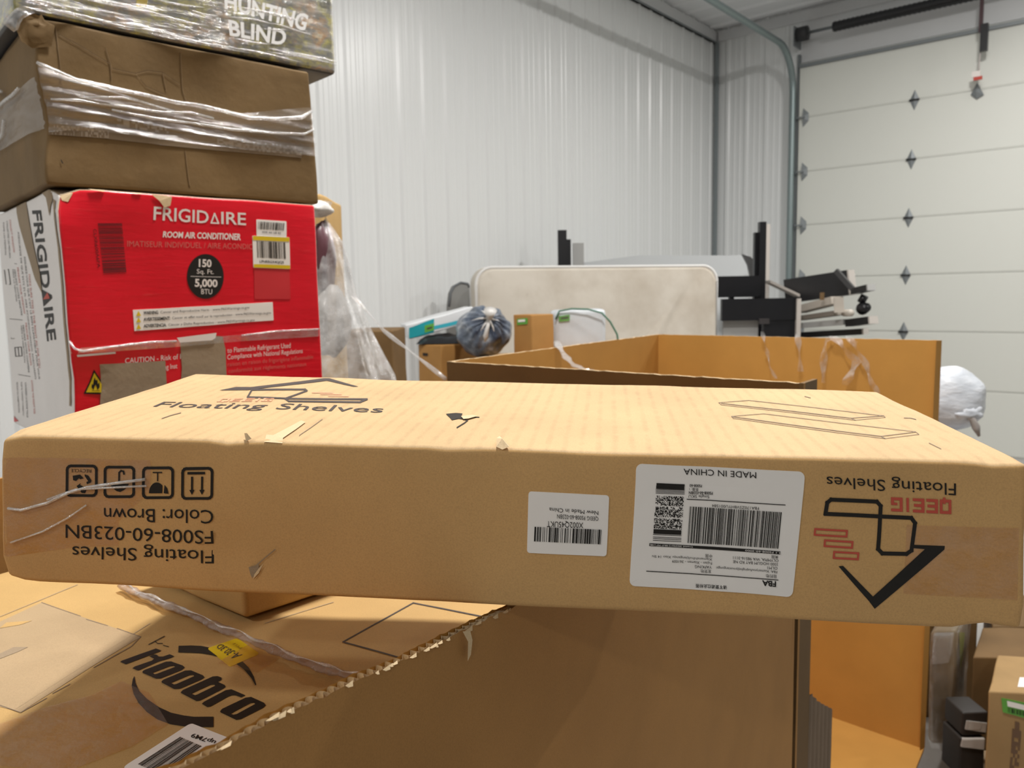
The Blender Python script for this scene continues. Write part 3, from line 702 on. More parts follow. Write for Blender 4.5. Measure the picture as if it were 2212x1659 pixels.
# lettering, one letter at a time
cL = crop(240, 1370, .17416); PL = lambda p, h=None: TH.poly(mb, cL(*p), M_ink, .0005, cL(*h) if h else None)
PL([(115, 352), (140, 335), (560, 184), (628, 208), (610, 222), (185, 382)])
PL([(270, 432), (300, 410), (515, 335), (540, 312), (478, 285), (530, 258), (570, 262), (600, 285), (650, 285), (735, 255), (795, 282), (715, 312), (600, 345), (345, 460), (325, 455)])
PL([(400, 470), (420, 455), (690, 348), (755, 345), (900, 395), (925, 420), (890, 450), (620, 558), (560, 558), (400, 490)], [(525, 488), (745, 402), (790, 400), (805, 412), (580, 500), (550, 506)])
PL([(635, 595), (660, 572), (930, 458), (1000, 455), (1150, 518), (1170, 545), (1130, 570), (860, 685), (790, 688), (640, 612)], [(752, 612), (985, 514), (1030, 514), (1042, 528), (820, 626), (790, 632)])
PL([(872, 728), (900, 700), (1270, 534), (1330, 528), (1380, 548), (1382, 575), (1335, 600), (1420, 640), (1430, 665), (1390, 690), (1110, 830), (1060, 836), (880, 740)], [(1003, 745), (1245, 636), (1290, 636), (1302, 648), (1080, 755), (1050, 765)])
PL([(1130, 872), (1160, 845), (1430, 704), (1500, 693), (1672, 770), (1615, 795), (1545, 768), (1500, 768), (1455, 785), (1235, 905), (1195, 912)])
PL([(1352, 965), (1380, 935), (1670, 800), (1740, 790), (1900, 862), (1922, 895), (1890, 925), (1610, 1062), (1550, 1072), (1360, 980)], [(1480, 995), (1730, 866), (1780, 862), (1790, 878), (1560, 1000), (1520, 1008)])
PL([(1700, 1155), (1850, 1065), (1905, 1022), (1960, 1045), (1880, 1100), (1760, 1180)])
PL([(298, 528), (280, 570), (266, 650), (290, 750), (350, 860), (450, 970), (580, 1060), (740, 1120), (900, 1145), (1100, 1156), (1268, 1158), (1270, 1030), (1030, 1030), (900, 1012), (750, 978), (600, 910), (460, 815), (360, 715), (315, 620), (303, 550)])
PL([(842, 150), (1000, 146), (1120, 150), (1260, 175), (1450, 240), (1620, 330), (1720, 430), (1780, 540), (1808, 640), (1798, 650), (1750, 560), (1660, 450), (1560, 375), (1420, 310), (1240, 262), (1100, 240), (960, 235), (840, 232)])
for P in (((470, 135), (545, 95), (665, 32)), ((545, 95), (580, 122), (640, 122)), ((650, 145), (715, 162))): TH.line(mb, cL(*P), 1.6, M_hole, .0006)
mb.build('carton_body', HOOB)
def yl(m_): TH.text(m_, 'A-30.3D', cL((1635, 268), (1365, 125), (1305, 170), (1520, 325)), M_ink2, .0010); TH.text(m_, 'PY17', cL((1630, 178), (1535, 112), (1508, 130), (1602, 198)), plain('faint_brown_ink', (.38, .25, .02), .6), .001)
TH.sticker(cL((1195, 180), (1490, 412), (1845, 250), (1570, 52)), M_yellow, HOOB, 'yellow_sticker', extra=yl, off=.0006, rnd=.1)
def wl(m_):
    TH.bars(m_, cL((340, 1620), (640, 1760), (1130, 1405), (860, 1285)), M_ink, 46, 12, .001); TH.text(m_, 'up7M9', cL((1310, 1342), (1015, 1240), (985, 1288), (1270, 1385)), M_ink, .001, bold=.01)
TH.sticker(cL((150, 1650), (700, 1900), (1520, 1320), (990, 1108)), M_paper, HOOB, 'barcode_label', extra=wl, off=.0006, rnd=.07)
b = MB(); TH.poly(b, c6((395, 640), (520, 580), (640, 630), (720, 760), (560, 860), (300, 960), (0, 940), (0, 760), (200, 690)), M_tape, .0008); TH.poly(b, c6((930, 500), (1100, 400), (1480, 560), (1440, 580), (1200, 480), (1100, 545)), M_tape, .0009); b.build('packing_tape', HOOB)
# inner fill box so that the printed carton rests on something
simple_carton('cardboard_box', 'plain carton hidden inside the nearest bulk carton under the arc-lettered carton', P0+HU*.06+HV*.08+V3(0, 0, ZB), HU*(ub-ua-.12), HV*(vb-va-.16), HZ-HH-ZB-.004, M_hoob)
# small carton propping the shelf carton
sP = atz(530, 1350, HZ); su, sv = V3(.647, .762, 0), V3(-.762, .647, 0)
def sm(mb_, c, t):
    Lf = Face(lambda a, b, o: c.pt((0, a*c.L[1], b*c.L[2]), (-o, 0, 0)))
    b_ = MB(); b_.grid(lambda a, k: c.pt((0, c.L[1]*(.45+.35*a), c.L[2]*k), (-.0006, 0, 0)), 2, 4, M_tape); b_.build('packing_tape', t)
simple_carton('cardboard_box', 'small brown carton wedged under the back of the long shelves carton, one corner showing', sP+V3(0, 0, .004), su*.17, sv*.17, .102, M_hoob, extra=sm, seed=8)
# twisted plastic film lying over the lettered carton
tw = [(262, 1264), (300, 1283), (350, 1303), (400, 1322), (460, 1350), (520, 1374), (580, 1398), (640, 1424), (700, 1444), (750, 1458), (800, 1476)]
mb = MB(); pts = [atz(x, y, HZ+.006) for x, y in tw]; fine = []
for i in range(len(pts)-1):
    for k in range(6): fine.append(pts[i]+(pts[i+1]-pts[i])*k/6)
rs = [.0044+.0010*math.sin(i*.55)+.0008*math.sin(i*1.9) for i in range(len(fine))]
mb.tube(fine, rs, film('twisted_film', haze=.17, gloss=.10, rough=.2, bscale=120, tint=(.74, .64, .52)), 8, flat=.6)
mb.tube([p+V3(0, .0016*math.sin(i*.9), .003+.001*math.sin(i*.7)) for i, p in enumerate(fine)], [.0009+.0006*math.sin(i*.8) for i in range(len(fine))], M_rope, 6)
tag(mb.build('plastic_strand', loc=fine[len(fine)//2]-V3(0, 0, .006)), 'twisted strand of clear plastic film lying across the lettered carton', 'plastic')

# ================================================================== FAR GAYLORD (open, one side cut away)
gz = 1.455; A_, B_, C_, D_ = [atz(x, y, gz) for x, y in ((965, 781), (1420, 722), (2033, 735), (1736, 828))]
FZ = .19
GAY2 = thing('gaylord_box', 'open empty bulk carton behind the long shelves carton, orange-brown inside, one side cut away', 'box', (A_+B_+C_+D_)/4*V3(1, 1, 0)+V3(0, 0, FZ-.01))
def wallq(name, P, Q, inward, mo, mi_, jit=.0015, ztop=gz, z0=FZ, seed=0, thick=.007):
    mb = MB(); n = 60; d = unit(Q-P); inward = unit(inward)
    def fn(off, k):
        def g(a, b):
            p = P+(Q-P)*a; zt = ztop+jit*float(noise.noise(Vector((a*40+seed, k, 0)))); z = z0+(zt-z0)*b
            return V3(p[0], p[1], z)+inward*(off+.008*float(noise.noise(Vector((a*2.5+seed, z*1.5, 4))))*math.sin(math.pi*a))
        return g
    mb.grid(fn(0, 0), n, 14, mo); mb.grid(fn(thick, 0), n, 14, mi_)
    a, b = fn(0, 0), fn(thick, 0); mb.grid(lambda u_, v_: (a(u_, 1)*(1-v_)+b(u_, 1)*v_), n, 1, M_liner)
    for e in (0, 1): mb.grid(lambda u_, v_: a(e, v_)*(1-u_)+b(e, v_)*u_, 1, 8, M_gay)
    return mb.build(name, GAY2)
cen = (A_+B_+C_+D_)/4
nin = lambda P, Q: (lambda n_: n_ if n_@(cen-P) > 0 else -n_)(V3(-(Q-P)[1], (Q-P)[0], 0))
wallq('side_wall', A_, B_, nin(A_, B_), M_gay, M_gayin, seed=1); wallq('side_wall', B_, C_, nin(B_, C_), M_gay, M_gayin, seed=2)
wallq('side_wall', A_, D_, nin(A_, D_), M_gayshade, M_gayin, seed=3)
mb = MB(); mb.add([(*p[:2], FZ) for p in (A_, D_, C_, B_)]+[(*p[:2], FZ-.01) for p in (A_, D_, C_, B_)], [(0, 1, 2, 3), (7, 6, 5, 4), (0, 4, 5, 1), (1, 5, 6, 2), (2, 6, 7, 3), (3, 7, 4, 0)], M_gayin); mb.build('bottom', GAY2)
# narrow remnant at the cut corner: torn flap with bare flutes
mb = MB(); dDC = unit(C_-D_); nDC = V3(dDC[1], -dDC[0], 0)
fD = quad_face(D_*V3(1, 1, 0), D_*V3(1, 1, 0)+dDC, D_*V3(1, 1, 0)+dDC+V3(0, 0, 1), D_*V3(1, 1, 0)+V3(0, 0, 1), nDC)
rem = [(1739, 835), (1744, 1340), (1742, 1440), (1752, 1497), (1762, 1512), (1775, 1520), (1798, 1532), (1794, 1590), (1788, 1680)]
ab = [fD.ab(*p) for p in rem]
ts = [float(q_[0]) for q_ in ab]; zz = [float(q_[1]) for q_ in ab]
tmax = max(ts); nn = 60; tA = float(fD.ab(1752, 1480)[0])
def ztop_rem(t):
    pr = sorted(zip(ts[3:7], zz[3:7])); return float(np.interp(t, [p[0] for p in pr], [p[1] for p in pr])) if t > pr[0][0] else pr[0][1]
mb.board(D_*V3(1, 1, 0)+V3(0, 0, FZ), dDC*max(.012, tA*.9), nDC*-.007, V3(0, 0, gz-FZ), M_dark)
mb.grid(lambda a, b: (lambda t: fD.fn(t, FZ+(ztop_rem(t)-FZ)*b, .0035*math.sin(a*2*math.pi*6)))(tA*.9+(tmax-tA*.9)*a), 120, 2, M_flute)
mb.grid(lambda a, b: (lambda t: fD.fn(t, FZ+(ztop_rem(t)-FZ)*b, -.004))(tA*.9+(tmax-tA*.9)*a), 20, 2, M_gayin)
mb.build('torn_flap', GAY2)
mb = MB(); dCD = unit(D_-C_); pC = C_*V3(1, 1, 0)
mb.grid(lambda a, b: pC+dCD*(.035*a*(.7+.3*math.sin(b*9)))+V3(0, 0, FZ+(gz-FZ)*b)+unit(B_-C_)*(-.002+.010*a), 3, 30, M_gayin); mb.build('side_flap', GAY2)
# clear tape strands on the far gaylord
nBC = unit(nin(B_, C_)); fB = quad_face(B_*V3(1, 1, 0)+nBC*.012, C_*V3(1, 1, 0)+nBC*.012, C_*V3(1, 1, 0)+nBC*.012+V3(0, 0, gz), B_*V3(1, 1, 0)+nBC*.012+V3(0, 0, gz), nBC)
c5 = crop(1180, 440, .46655)
for pts, w in ((((1003, 592), (1018, 640), (1026, 690), (1045, 760), (1075, 822)), .007), (((1400, 610), (1440, 665), (1480, 740), (1515, 830), (1548, 890)), .014), (((1330, 612), (1300, 640), (1285, 740), (1290, 850)), .014), (((1165, 605), (1180, 680), (1182, 800)), .011), (((1330, 612), (1375, 655), (1440, 730), (1410, 800), (1380, 850)), .020)):
    b = MB(); P = [fB.fn(*fB.ab(*p), .004+.01*(i % 2)) for i, p in enumerate(c5(*pts))]; fine = []
    for i in range(len(P)-1):
        for k in range(5): fine.append(P[i]+(P[i+1]-P[i])*k/5)
    cx_ = unit(C_-B_)*V3(1, 1, 0); n_ = len(fine)-1; b.grid(lambda a, v: (lambda i: fine[i]+cx_*w*(v-.5)*1.6*(.75+.25*math.sin(i*.9))+nBC*(.006*math.sin(i*.8+v*3)))(int(round(v_*1)) if False else int(round(a*n_))), n_, 3, M_clear); b.build('clear_tape', GAY2)
b = MB(); pa = at(1202, 738, 2.35); pb = at(1272, 800, 1.60); b.tube([pa+(pb-pa)*k/10+V3(0, 0, -.02*math.sin(math.pi*k/10)) for k in range(11)], [.009+.004*math.sin(k*2) for k in range(11)], M_clear, 7, flat=.3); b.build('clear_tape', GAY2)
pallet('wooden_pallet', 'wooden pallet on the floor under the empty orange brown bulk carton', A_*V3(1, 1, 0)+unit(B_-A_)*.03+unit(D_-A_)*.03+V3(0, 0, .06), unit(D_-A_)*.74, unit(B_-A_)*1.2, None)

# ================================================================== STACK ON THE LEFT
SU, SV = V3(.743, .669, 0), V3(-.669, .743, 0)
def u_to(x, y, P, d):   # how far along d from P the picture column x lies
    n = V3(-d[1], d[0], 0); return float((atpl(x, y, P, n)-P)@d)
AP = at(121, 402, 1.32); AZ0 = 1.345; aw = u_to(690, 640, AP, SU)
ac = Carton(box8(V3(AP[0], AP[1], AZ0), SU*aw, SV*.52, AP[2]-AZ0), r=.006, amp=.0018, freq=7, seed=11, dents=[((0, 0, AP[2]-AZ0), .05, (.008, .012, -.012)), ((.02, 0, .12), .05, (.004, .003, 0))])
AC = thing('cardboard_box', 'red and white room air conditioner carton in the left stack, under the wrapped brown carton', 'box', V3(AP[0], AP[1], AZ0)+SU*aw/2+SV*.26)
mb = MB(); ac.mesh(mb, M_red, .03, {'left': M_cwhite, 'top': M_torn, 'back': M_cwhite, 'right': M_cwhite}); F, L_ = ac.face('front'), ac.face('left')
k2 = crop(0, 380, .3255); o = .0008
F.text(mb, 'FRIGID', k2((1015, 292), (1385, 315), (1385, 234), (1018, 205)), M_white, o, bold=.012); F.text(mb, 'IRE', k2((1468, 319), (1632, 328), (1632, 250), (1468, 240)), M_white, o, bold=.012)
F.line(mb, k2((1402, 312), (1424, 250), (1450, 315)), 3.2, M_white, o, closed=True)
F.text(mb, 'ROOM AIR CONDITIONER', k2((1080, 408), (1598, 428), (1600, 388), (1083, 370)), M_white, o, bold=.03)
F.text(mb, 'IMATISEUR INDIVIDUEL / AIRE ACONDIC', k2((845, 470), (1675, 490), (1675, 455), (845, 432)), M_fadewhite, o)
F.bars(mb, k2((685, 652), (650, 310), (810, 310), (840, 645)), plain('dark_red_ink', (.10, .005, .008), .5), 90, 21, o)
F.text(mb, 'CLXR600A6PA', k2((620, 355), (645, 610), (665, 608), (640, 352)), plain('dark_red_ink', (.1, .005, .008), .5), o)
F.poly(mb, k2(*[(1365+122*math.cos(t), 668+147*math.sin(t)) for t in [2*math.pi*i/40 for i in range(40)]]), M_ink, o)
F.text(mb, '150', k2((1320, 604), (1405, 606), (1405, 560), (1320, 556)), M_white, .0012, bold=.03); F.text(mb, 'Sq. Ft.', k2((1308, 650), (1420, 652), (1420, 622), (1308, 620)), M_white, .0012)
F.line(mb, k2((1268, 668), (1468, 672)), 1, M_white, .0012); F.text(mb, '5,000', k2((1295, 734), (1445, 736), (1445, 690), (1295, 686)), M_white, .0012, bold=.03); F.text(mb, 'BTU', k2((1338, 784), (1410, 784), (1410, 752), (1338, 750)), M_white, .0012)
F.rect(mb, k2((1690, 818), (1925, 818), (1920, 620), (1685, 618)), M_red2, o)
F.text(mb, 'to Flammable Refrigerant Used', k2((1508, 1178), (1925, 1138), (1925, 1105), (1508, 1145)), M_white, o); F.text(mb, 'Compliance with National Regulations', k2((1508, 1222), (2005, 1172), (2005, 1142), (1508, 1190)), M_white, o)
F.text(mb, 'raison en raison du frigorigène inflammable', k2((1510, 1268), (2075, 1210), (2075, 1185), (1510, 1240)), M_fadewhite, o); F.text(mb, 'conformité aux règlements nationaux', k2((1515, 1312), (2030, 1258), (2030, 1232), (1515, 1286)), M_fadewhite, o)
F.text(mb, 'CAUTION - Risk of Fire', k2((825, 1242), (1255, 1205), (1255, 1172), (825, 1208)), M_white, o); F.text(mb, 'Handling Inst', k2((1000, 1290), (1175, 1272), (1175, 1240), (1000, 1256)), M_white, o)
F.poly(mb, k2((655, 1250), (1095, 1222), (1110, 1560), (662, 1560)), M_torn, .0014); F.poly(mb, k2((1195, 1100), (1430, 1060), (1475, 1065), (1495, 1150), (1510, 1560), (1180, 1560), (1205, 1270)), M_torn, .0014)
F.poly(mb, k2((505, 1190), (760, 1165), (762, 1178), (508, 1204)), M_white, .0012)
F.poly(mb, k2((612, 1285), (665, 1372), (665, 1450), (540, 1450)), M_ink, .0014); F.poly(mb, k2((612, 1308), (662, 1382), (662, 1438), (555, 1440)), M_yellow, .0018)
F.poly(mb, k2((590, 1405), (592, 1380), (600, 1390), (604, 1362), (612, 1338), (620, 1360), (630, 1352), (634, 1382), (644, 1372), (648, 1402), (632, 1424), (626, 1402), (617, 1386), (610, 1402), (606, 1422)), M_ink, .0022); F.line(mb, k2((594, 1428), (648, 1427)), 1, M_ink, .0022)
for pts in (((345, 60), (450, 45), (475, 75), (440, 140), (395, 120)), ((590, 70), (700, 88), (690, 106), (620, 92)), ((1000, 118), (1100, 128), (1135, 140), (1125, 200), (1085, 212), (1050, 165)), ((870, 95), (940, 100), (930, 118), (880, 112)), ((345, 100), (362, 98), (370, 320), (352, 300))): F.poly(mb, k2(*pts), M_liner, .0025)
# white end of the carton
L_.text(mb, 'FRIGIDΔIRE', k2((218, 230), (320, 1098), (372, 1088), (272, 230)), M_ink, o, bold=.02)
L_.poly(mb, k2((290, 820), (318, 770), (334, 812)), M_redink, .0014)
L_.poly(mb, k2((88, 150), (160, 110), (185, 230), (225, 440), (270, 640), (285, 780), (240, 680), (190, 520), (130, 330)), M_torn, .0014)
L_.poly(mb, k2((250, 90), (345, 70), (350, 150), (335, 270), (315, 150)), M_torn, .0014)
L_.poly(mb, k2((352, 130), (366, 280), (388, 480), (418, 900), (445, 1200), (465, 1530), (474, 1530), (457, 1200), (432, 900), (400, 480), (376, 280), (362, 130)), M_torn, .0012)
L_.poly(mb, k2((-60, 1420), (-10, 1478), (130, 1625), (-60, 1680)), M_red2, .001)
for t_, a_, b_, h_, m_ in (('MAKE SURE THIS IS THE RIGHT AC FOR YOU', (193, 652), (262, 1275), 11, M_redink), ("ASSUREZ-VOUS QUE C'EST LE BON CLIMATISEUR POUR VOUS", (160, 530), (258, 1350), 10, M_ink),
        ('ASEGURESE DE QUE ESTE ES EL AIRE ACONDICIONADO ADECUADO', (117, 368), (232, 1350), 9, M_ink2), ('COLLECT WINDOW', (58, 292), (92, 508), 10, M_redink), ('COLLECTEZ LES MESURES', (40, 300), (64, 545), 9, M_ink), ('TOME LAS MEDIDAS', (18, 305), (36, 525), 8, M_ink2),
        ('MEASURE YOUR WINDOW', (116, 605), (160, 915), 10, M_redink), ('MESUREZ VOTRE FENETRE', (97, 620), (142, 925), 9, M_ink), ('MIDA LA VENTANA', (85, 620), (112, 835), 8, M_ink2),
        ('MEASURE YOUR ROOM', (168, 975), (200, 1255), 10, M_redink), ('MESUREZ VOTRE CHAMBRE', (150, 990), (186, 1305), 9, M_ink), ('MIDA LA HABITACION', (138, 995), (160, 1240), 8, M_ink2),
        ('CHOOSE THE RIGHT SIZE', (205, 1355), (226, 1580), 9, M_redink), ('CHOISISSEZ LA BONNE TAILLE', (165, 1372), (182, 1605), 9, M_ink), ('ELIJA EL TAMANO CORRECTO', (140, 1370), (156, 1590), 8, M_ink2), ('SEGUN SU HABITACION', (112, 1368), (128, 1570), 8, M_ink2)):
    L_.text(mb, t_, k2(a_, b_, (b_[0]+h_, b_[1]-2), (a_[0]+h_, a_[1]-2)), m_, o)
for pts in (((5, 625), (60, 620), (75, 720), (15, 722)), ((100, 1140), (140, 1136), (145, 1195), (105, 1198))):
    L_.line(mb, k2(*pts), 1.4, M_ink2, o, closed=True); L_.line(mb, k2(((pts[0][0]+pts[1][0])/2, pts[0][1]), ((pts[2][0]+pts[3][0])/2, pts[2][1])), 1.2, M_ink2, o)
for pts in (((0, 575), (115, 580)), ((40, 1020), (80, 1080), (100, 1080)), ((0, 942), (150, 955)), ((65, 1310), (200, 1330))): L_.line(mb, k2(*pts), 1, M_ink2, o)
mb.build('carton_body', AC)
def b1(m_): F.bars(m_, k2((1710, 355), (1880, 362), (1885, 312), (1712, 304)), M_ink, 70, 31, .0015); F.text(m_, 'X00 4A 6B 82', k2((1735, 380), (1860, 386), (1860, 374), (1735, 368)), M_ink, .0015)
F.sticker(k2((1702, 400), (1898, 406), (1898, 300), (1700, 290)), M_paper, AC, 'barcode_label', extra=b1, off=.001)
def b2(m_):
    F.rect(m_, k2((1676, 428), (1915, 436), (1915, 408), (1676, 400)), M_yellow, .0018); F.rect(m_, k2((1682, 610), (1922, 618), (1922, 594), (1682, 588)), M_yellow, .0018)
    F.bars(m_, k2((1705, 545), (1895, 552), (1890, 440), (1700, 432)), M_ink, 60, 32, .0018); F.text(m_, 'LPNRRGX4GJQ5', k2((1720, 578), (1880, 582), (1880, 566), (1720, 562)), M_ink, .0018, bold=.02)
F.sticker(k2((1680, 612), (1924, 620), (1916, 406), (1674, 398)), M_paper, AC, 'yellow_edged_label', extra=b2, off=.0014, rnd=.03)
def b3(m_):
    for y, s_, r_ in ((910, 'WARNING: Cancer and Reproductive Harm - www.P65Warnings.ca.gov', 1655), (952, 'AVERTISSEMENT: Cancer et effet nocif sur la reproduction - www.P65Warnings.ca.gov', 1795), (995, 'ADVERTENCIA: Cáncer y Daño Reproductivo - www.P65Warnings.ca.gov', 1690)):
        w_, rest = s_.split(':'); e = 950+len(w_)*13+10; sl = -.05
        F.text(m_, w_+':', k2((950, y+8), (e, y+8+sl*(e-950)), (e, y-12+sl*(e-950)), (950, y-12)), M_ink, .0016, bold=.03)
        F.text(m_, rest.strip(), k2((e+12, y+6+sl*(e-938)), (r_, y+6+sl*(r_-950)), (r_, y-10+sl*(r_-950)), (e+12, y-10+sl*(e-938))), M_ink2, .0016)
        F.poly(m_, k2((900, y+18), (934, y+16), (916, y-16)), M_yellow, .0016)
F.sticker(k2((890, 1026), (1812, 958), (1808, 838), (880, 888)), M_paper, AC, 'warning_label', extra=b3, off=.001, rnd=.01)
b = MB(); F.rect(b, k2((455, 1185), (2112, 1060), (2112, 1010), (440, 1150)), M_clear, .0016, 12)
P = [F.fn(*F.ab(*p), .0022+.001*(i % 2)) for i, p in enumerate(k2((440, 1100), (490, 1150), (540, 1165), (700, 1138), (860, 1115), (1010, 1098), (1170, 1092))) ]; b.tube(P, .0022, M_rope, 6)
P = [F.fn(*F.ab(*p), .002) for p in k2((1600, 1060), (1800, 1032), (2000, 1018), (2110, 1012))]; b.tube(P, .0018, M_rope, 6); b.build('clear_tape', AC)
b = MB(); F.poly(b, k2((1170, 1070), (1432, 1040), (1425, 1075), (1400, 1090), (1190, 1102)), M_white, .004); b.build('torn_flap', AC)
# support below
simple_carton('cardboard_box', 'tall plain brown carton standing on the floor under the red and white carton', V3(AP[0], AP[1], 0)+SU*.02+SV*.02, SU*(aw-.04), SV*.48, AZ0-.006, M_brown, r=.01, seed=21)

# brown wrapped carton on top of the air conditioner
BP = at(100, 396, 1.325); bz0 = AP[2]+.005; bw = u_to(683, 300, BP, SU)
bt = {}
tl = at(70, 40, 1.325); trh = atpl(668, 160, BP, V3(-SU[1], SU[0], 0)); brh = atpl(686, 436, BP, V3(-SU[1], SU[0], 0))
BP0 = V3(BP[0], BP[1], bz0); BR0 = BP0+SU*bw; zt = tl[2]+.004; zt2 = trh[2]+.004
bc = Carton([[[BP0, V3(tl[0], tl[1], zt)], [BP0+SV*.50, V3(tl[0], tl[1], zt)+SV*.50]], [[BR0, V3(trh[0], trh[1], zt2)], [BR0+SV*.50, V3(trh[0], trh[1], zt2)+SV*.50]]],
            r=.005, amp=.0022, freq=7, seed=14, dents=[((0, 0, zt-bz0), .07, (.006, .006, .0)), ((0, 0, .1), .08, (.010, .006, 0)), ((.25, 0, .18), .12, (0, .008, 0))])
BB = thing('cardboard_box', 'crumpled brown carton banded with clear stretch wrap, standing on the red and white carton', 'box', BP0+SU*bw/2+SV*.2)
mb = MB(); bc.mesh(mb, M_brown, .015); F, L_ = bc.face('front'), bc.face('left'); k1 = crop(0, 0, .34358)
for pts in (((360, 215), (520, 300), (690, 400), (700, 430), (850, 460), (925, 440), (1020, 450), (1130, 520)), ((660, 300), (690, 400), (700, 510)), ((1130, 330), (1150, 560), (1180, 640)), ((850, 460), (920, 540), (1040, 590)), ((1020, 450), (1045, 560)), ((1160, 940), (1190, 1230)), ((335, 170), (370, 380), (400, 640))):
    F.line(mb, k1(*pts), 1.3, card('crease_shade', (.12, .072, .03)), .0010); F.line(mb, k1(*[(x+5, y+6) for x, y in pts]), 1.2, card('crease_highlight', (.27, .18, .09)), .0010)  # fold relief painted as paired shade and highlight lines
pr = plain('pale_tape_print', (.33, .26, .19), .4)
F.poly(mb, k1((262, 790), (700, 790), (1040, 860), (1330, 890), (1900, 920), (1890, 992), (1400, 948), (1050, 915), (700, 880), (265, 838)), card('printed_tape', (.25, .185, .12), rough=.3), .0015)
F.cells(mb, k1((290, 838), (690, 876), (690, 812), (290, 780)), pr, 40, 4, 3, .002, .5); F.cells(mb, k1((740, 800), (1060, 838), (1060, 786), (740, 748)), pr, 26, 3, 4, .002, .5)
F.cells(mb, k1((1365, 925), (1890, 978), (1890, 920), (1365, 868)), pr, 44, 4, 5, .002, .5)
F.poly(mb, k1((375, 1000), (385, 1005), (398, 1028), (388, 1025)), M_hole, .0015)
mb.build('carton_body', BB)
b = MB(); n = 60
upx = [(60, 133), (140, 165), (250, 188), (380, 222), (520, 246), (672, 232)]; dnx = [(70, 285), (140, 280), (250, 290), (380, 306), (520, 322), (680, 338)]
qa = [F.ab(*p) for p in upx]; qb = [F.ab(*p) for p in dnx]
ia = lambda q_, x, k: float(np.interp(x, [float(e[0]) for e in q_], [float(e[k]) for e in q_]))
def wr(a, v):
    x = .0+1.0*a; t_ = ia(qa, x, 1); d_ = ia(qb, x, 1); bb_ = d_+(t_-d_)*v
    return F.fn(x, bb_, .0055+.004*float(noise.noise(Vector((a*4+bb_*3, bb_*30, 2))))+.003*math.sin(bb_*70+a*7))
b.grid(wr, n, 24, M_wrap)
b.grid(lambda a, v: L_.fn(a, .34+.30*v+.04*a, .0055+.004*float(noise.noise(Vector((a*4, v*12, 7))))), 30, 16, M_wrap)
for pts, w in ((((158, 385), (300, 440), (480, 510), (700, 565), (900, 600), (1100, 640), (1250, 660), (1400, 700), (1560, 745), (1740, 750), (1880, 745), (1950, 700)), .0034), (((290, 625), (480, 640), (640, 665), (800, 680), (1000, 705), (1200, 705), (1340, 745)), .0022), (((420, 515), (600, 560), (760, 600), (900, 650), (1050, 690)), .0016), (((700, 700), (950, 745), (1200, 770), (1450, 815), (1700, 840), (1900, 845), (1955, 820)), .0024), (((520, 620), (760, 620), (950, 660), (1100, 700)), .0016)):
    b.tube([F.fn(*F.ab(*p), .008+.002*math.sin(i*2.1)) for i, p in enumerate(k1(*pts))], [w*(.7+.5*abs(math.sin(i*1.7))) for i in range(len(pts))], M_rope, 6)
for pts in (((0, 690), (60, 640), (110, 600), (150, 560)), ((0, 570), (40, 580)), ((0, 930), (50, 840), (60, 760))): b.tube([L_.fn(*L_.ab(*p), .008) for p in k1(*pts)], .003, M_rope, 6)
b.build('stretch_wrap', BB)

nF = V3(SU[1], -SU[0], 0)
def crest(pts, mat, off, bump_):
    P = [atpl(x, y, BP+nF*off, nF) for x, y in pts]; ce = sum(P)/len(P)+nF*bump_; b_ = MB(); V = []
    for r_ in range(5):
        for i, p in enumerate(P): w = ce+(p-ce)*(1-r_/5); V.append(w+nF*.004*float(noise.noise(Vector((w[0]*60, w[2]*60, r_))))+nF*bump_*math.sin(r_/5*1.5)*.6)
    V.append(ce); n_ = len(P)
    b_.add(V, [(r_*n_+i, r_*n_+(i+1) % n_, (r_+1)*n_+(i+1) % n_, (r_+1)*n_+i) for r_ in range(4) for i in range(n_)]+[(4*n_+i, 4*n_+(i+1) % n_, 5*n_) for i in range(n_)], mat, True); return b_
crest([(34, 62), (37, 45), (43, 38), (58, 30), (72, 29), (84, 34), (90, 31), (97, 45), (108, 50), (118, 55), (116, 72), (112, 100), (70, 104), (46, 90)], M_brown, .0035, .0015).build('crumpled_corner', BB)
crest([(4, 50), (16, 36), (36, 16), (52, 13), (66, 18), (76, 28), (64, 32), (50, 40), (40, 62), (30, 70), (16, 58)], film('bunched_film', haze=.30, gloss=.25, rough=.12, bscale=40), .008, .002).build('bunched_film', BB)

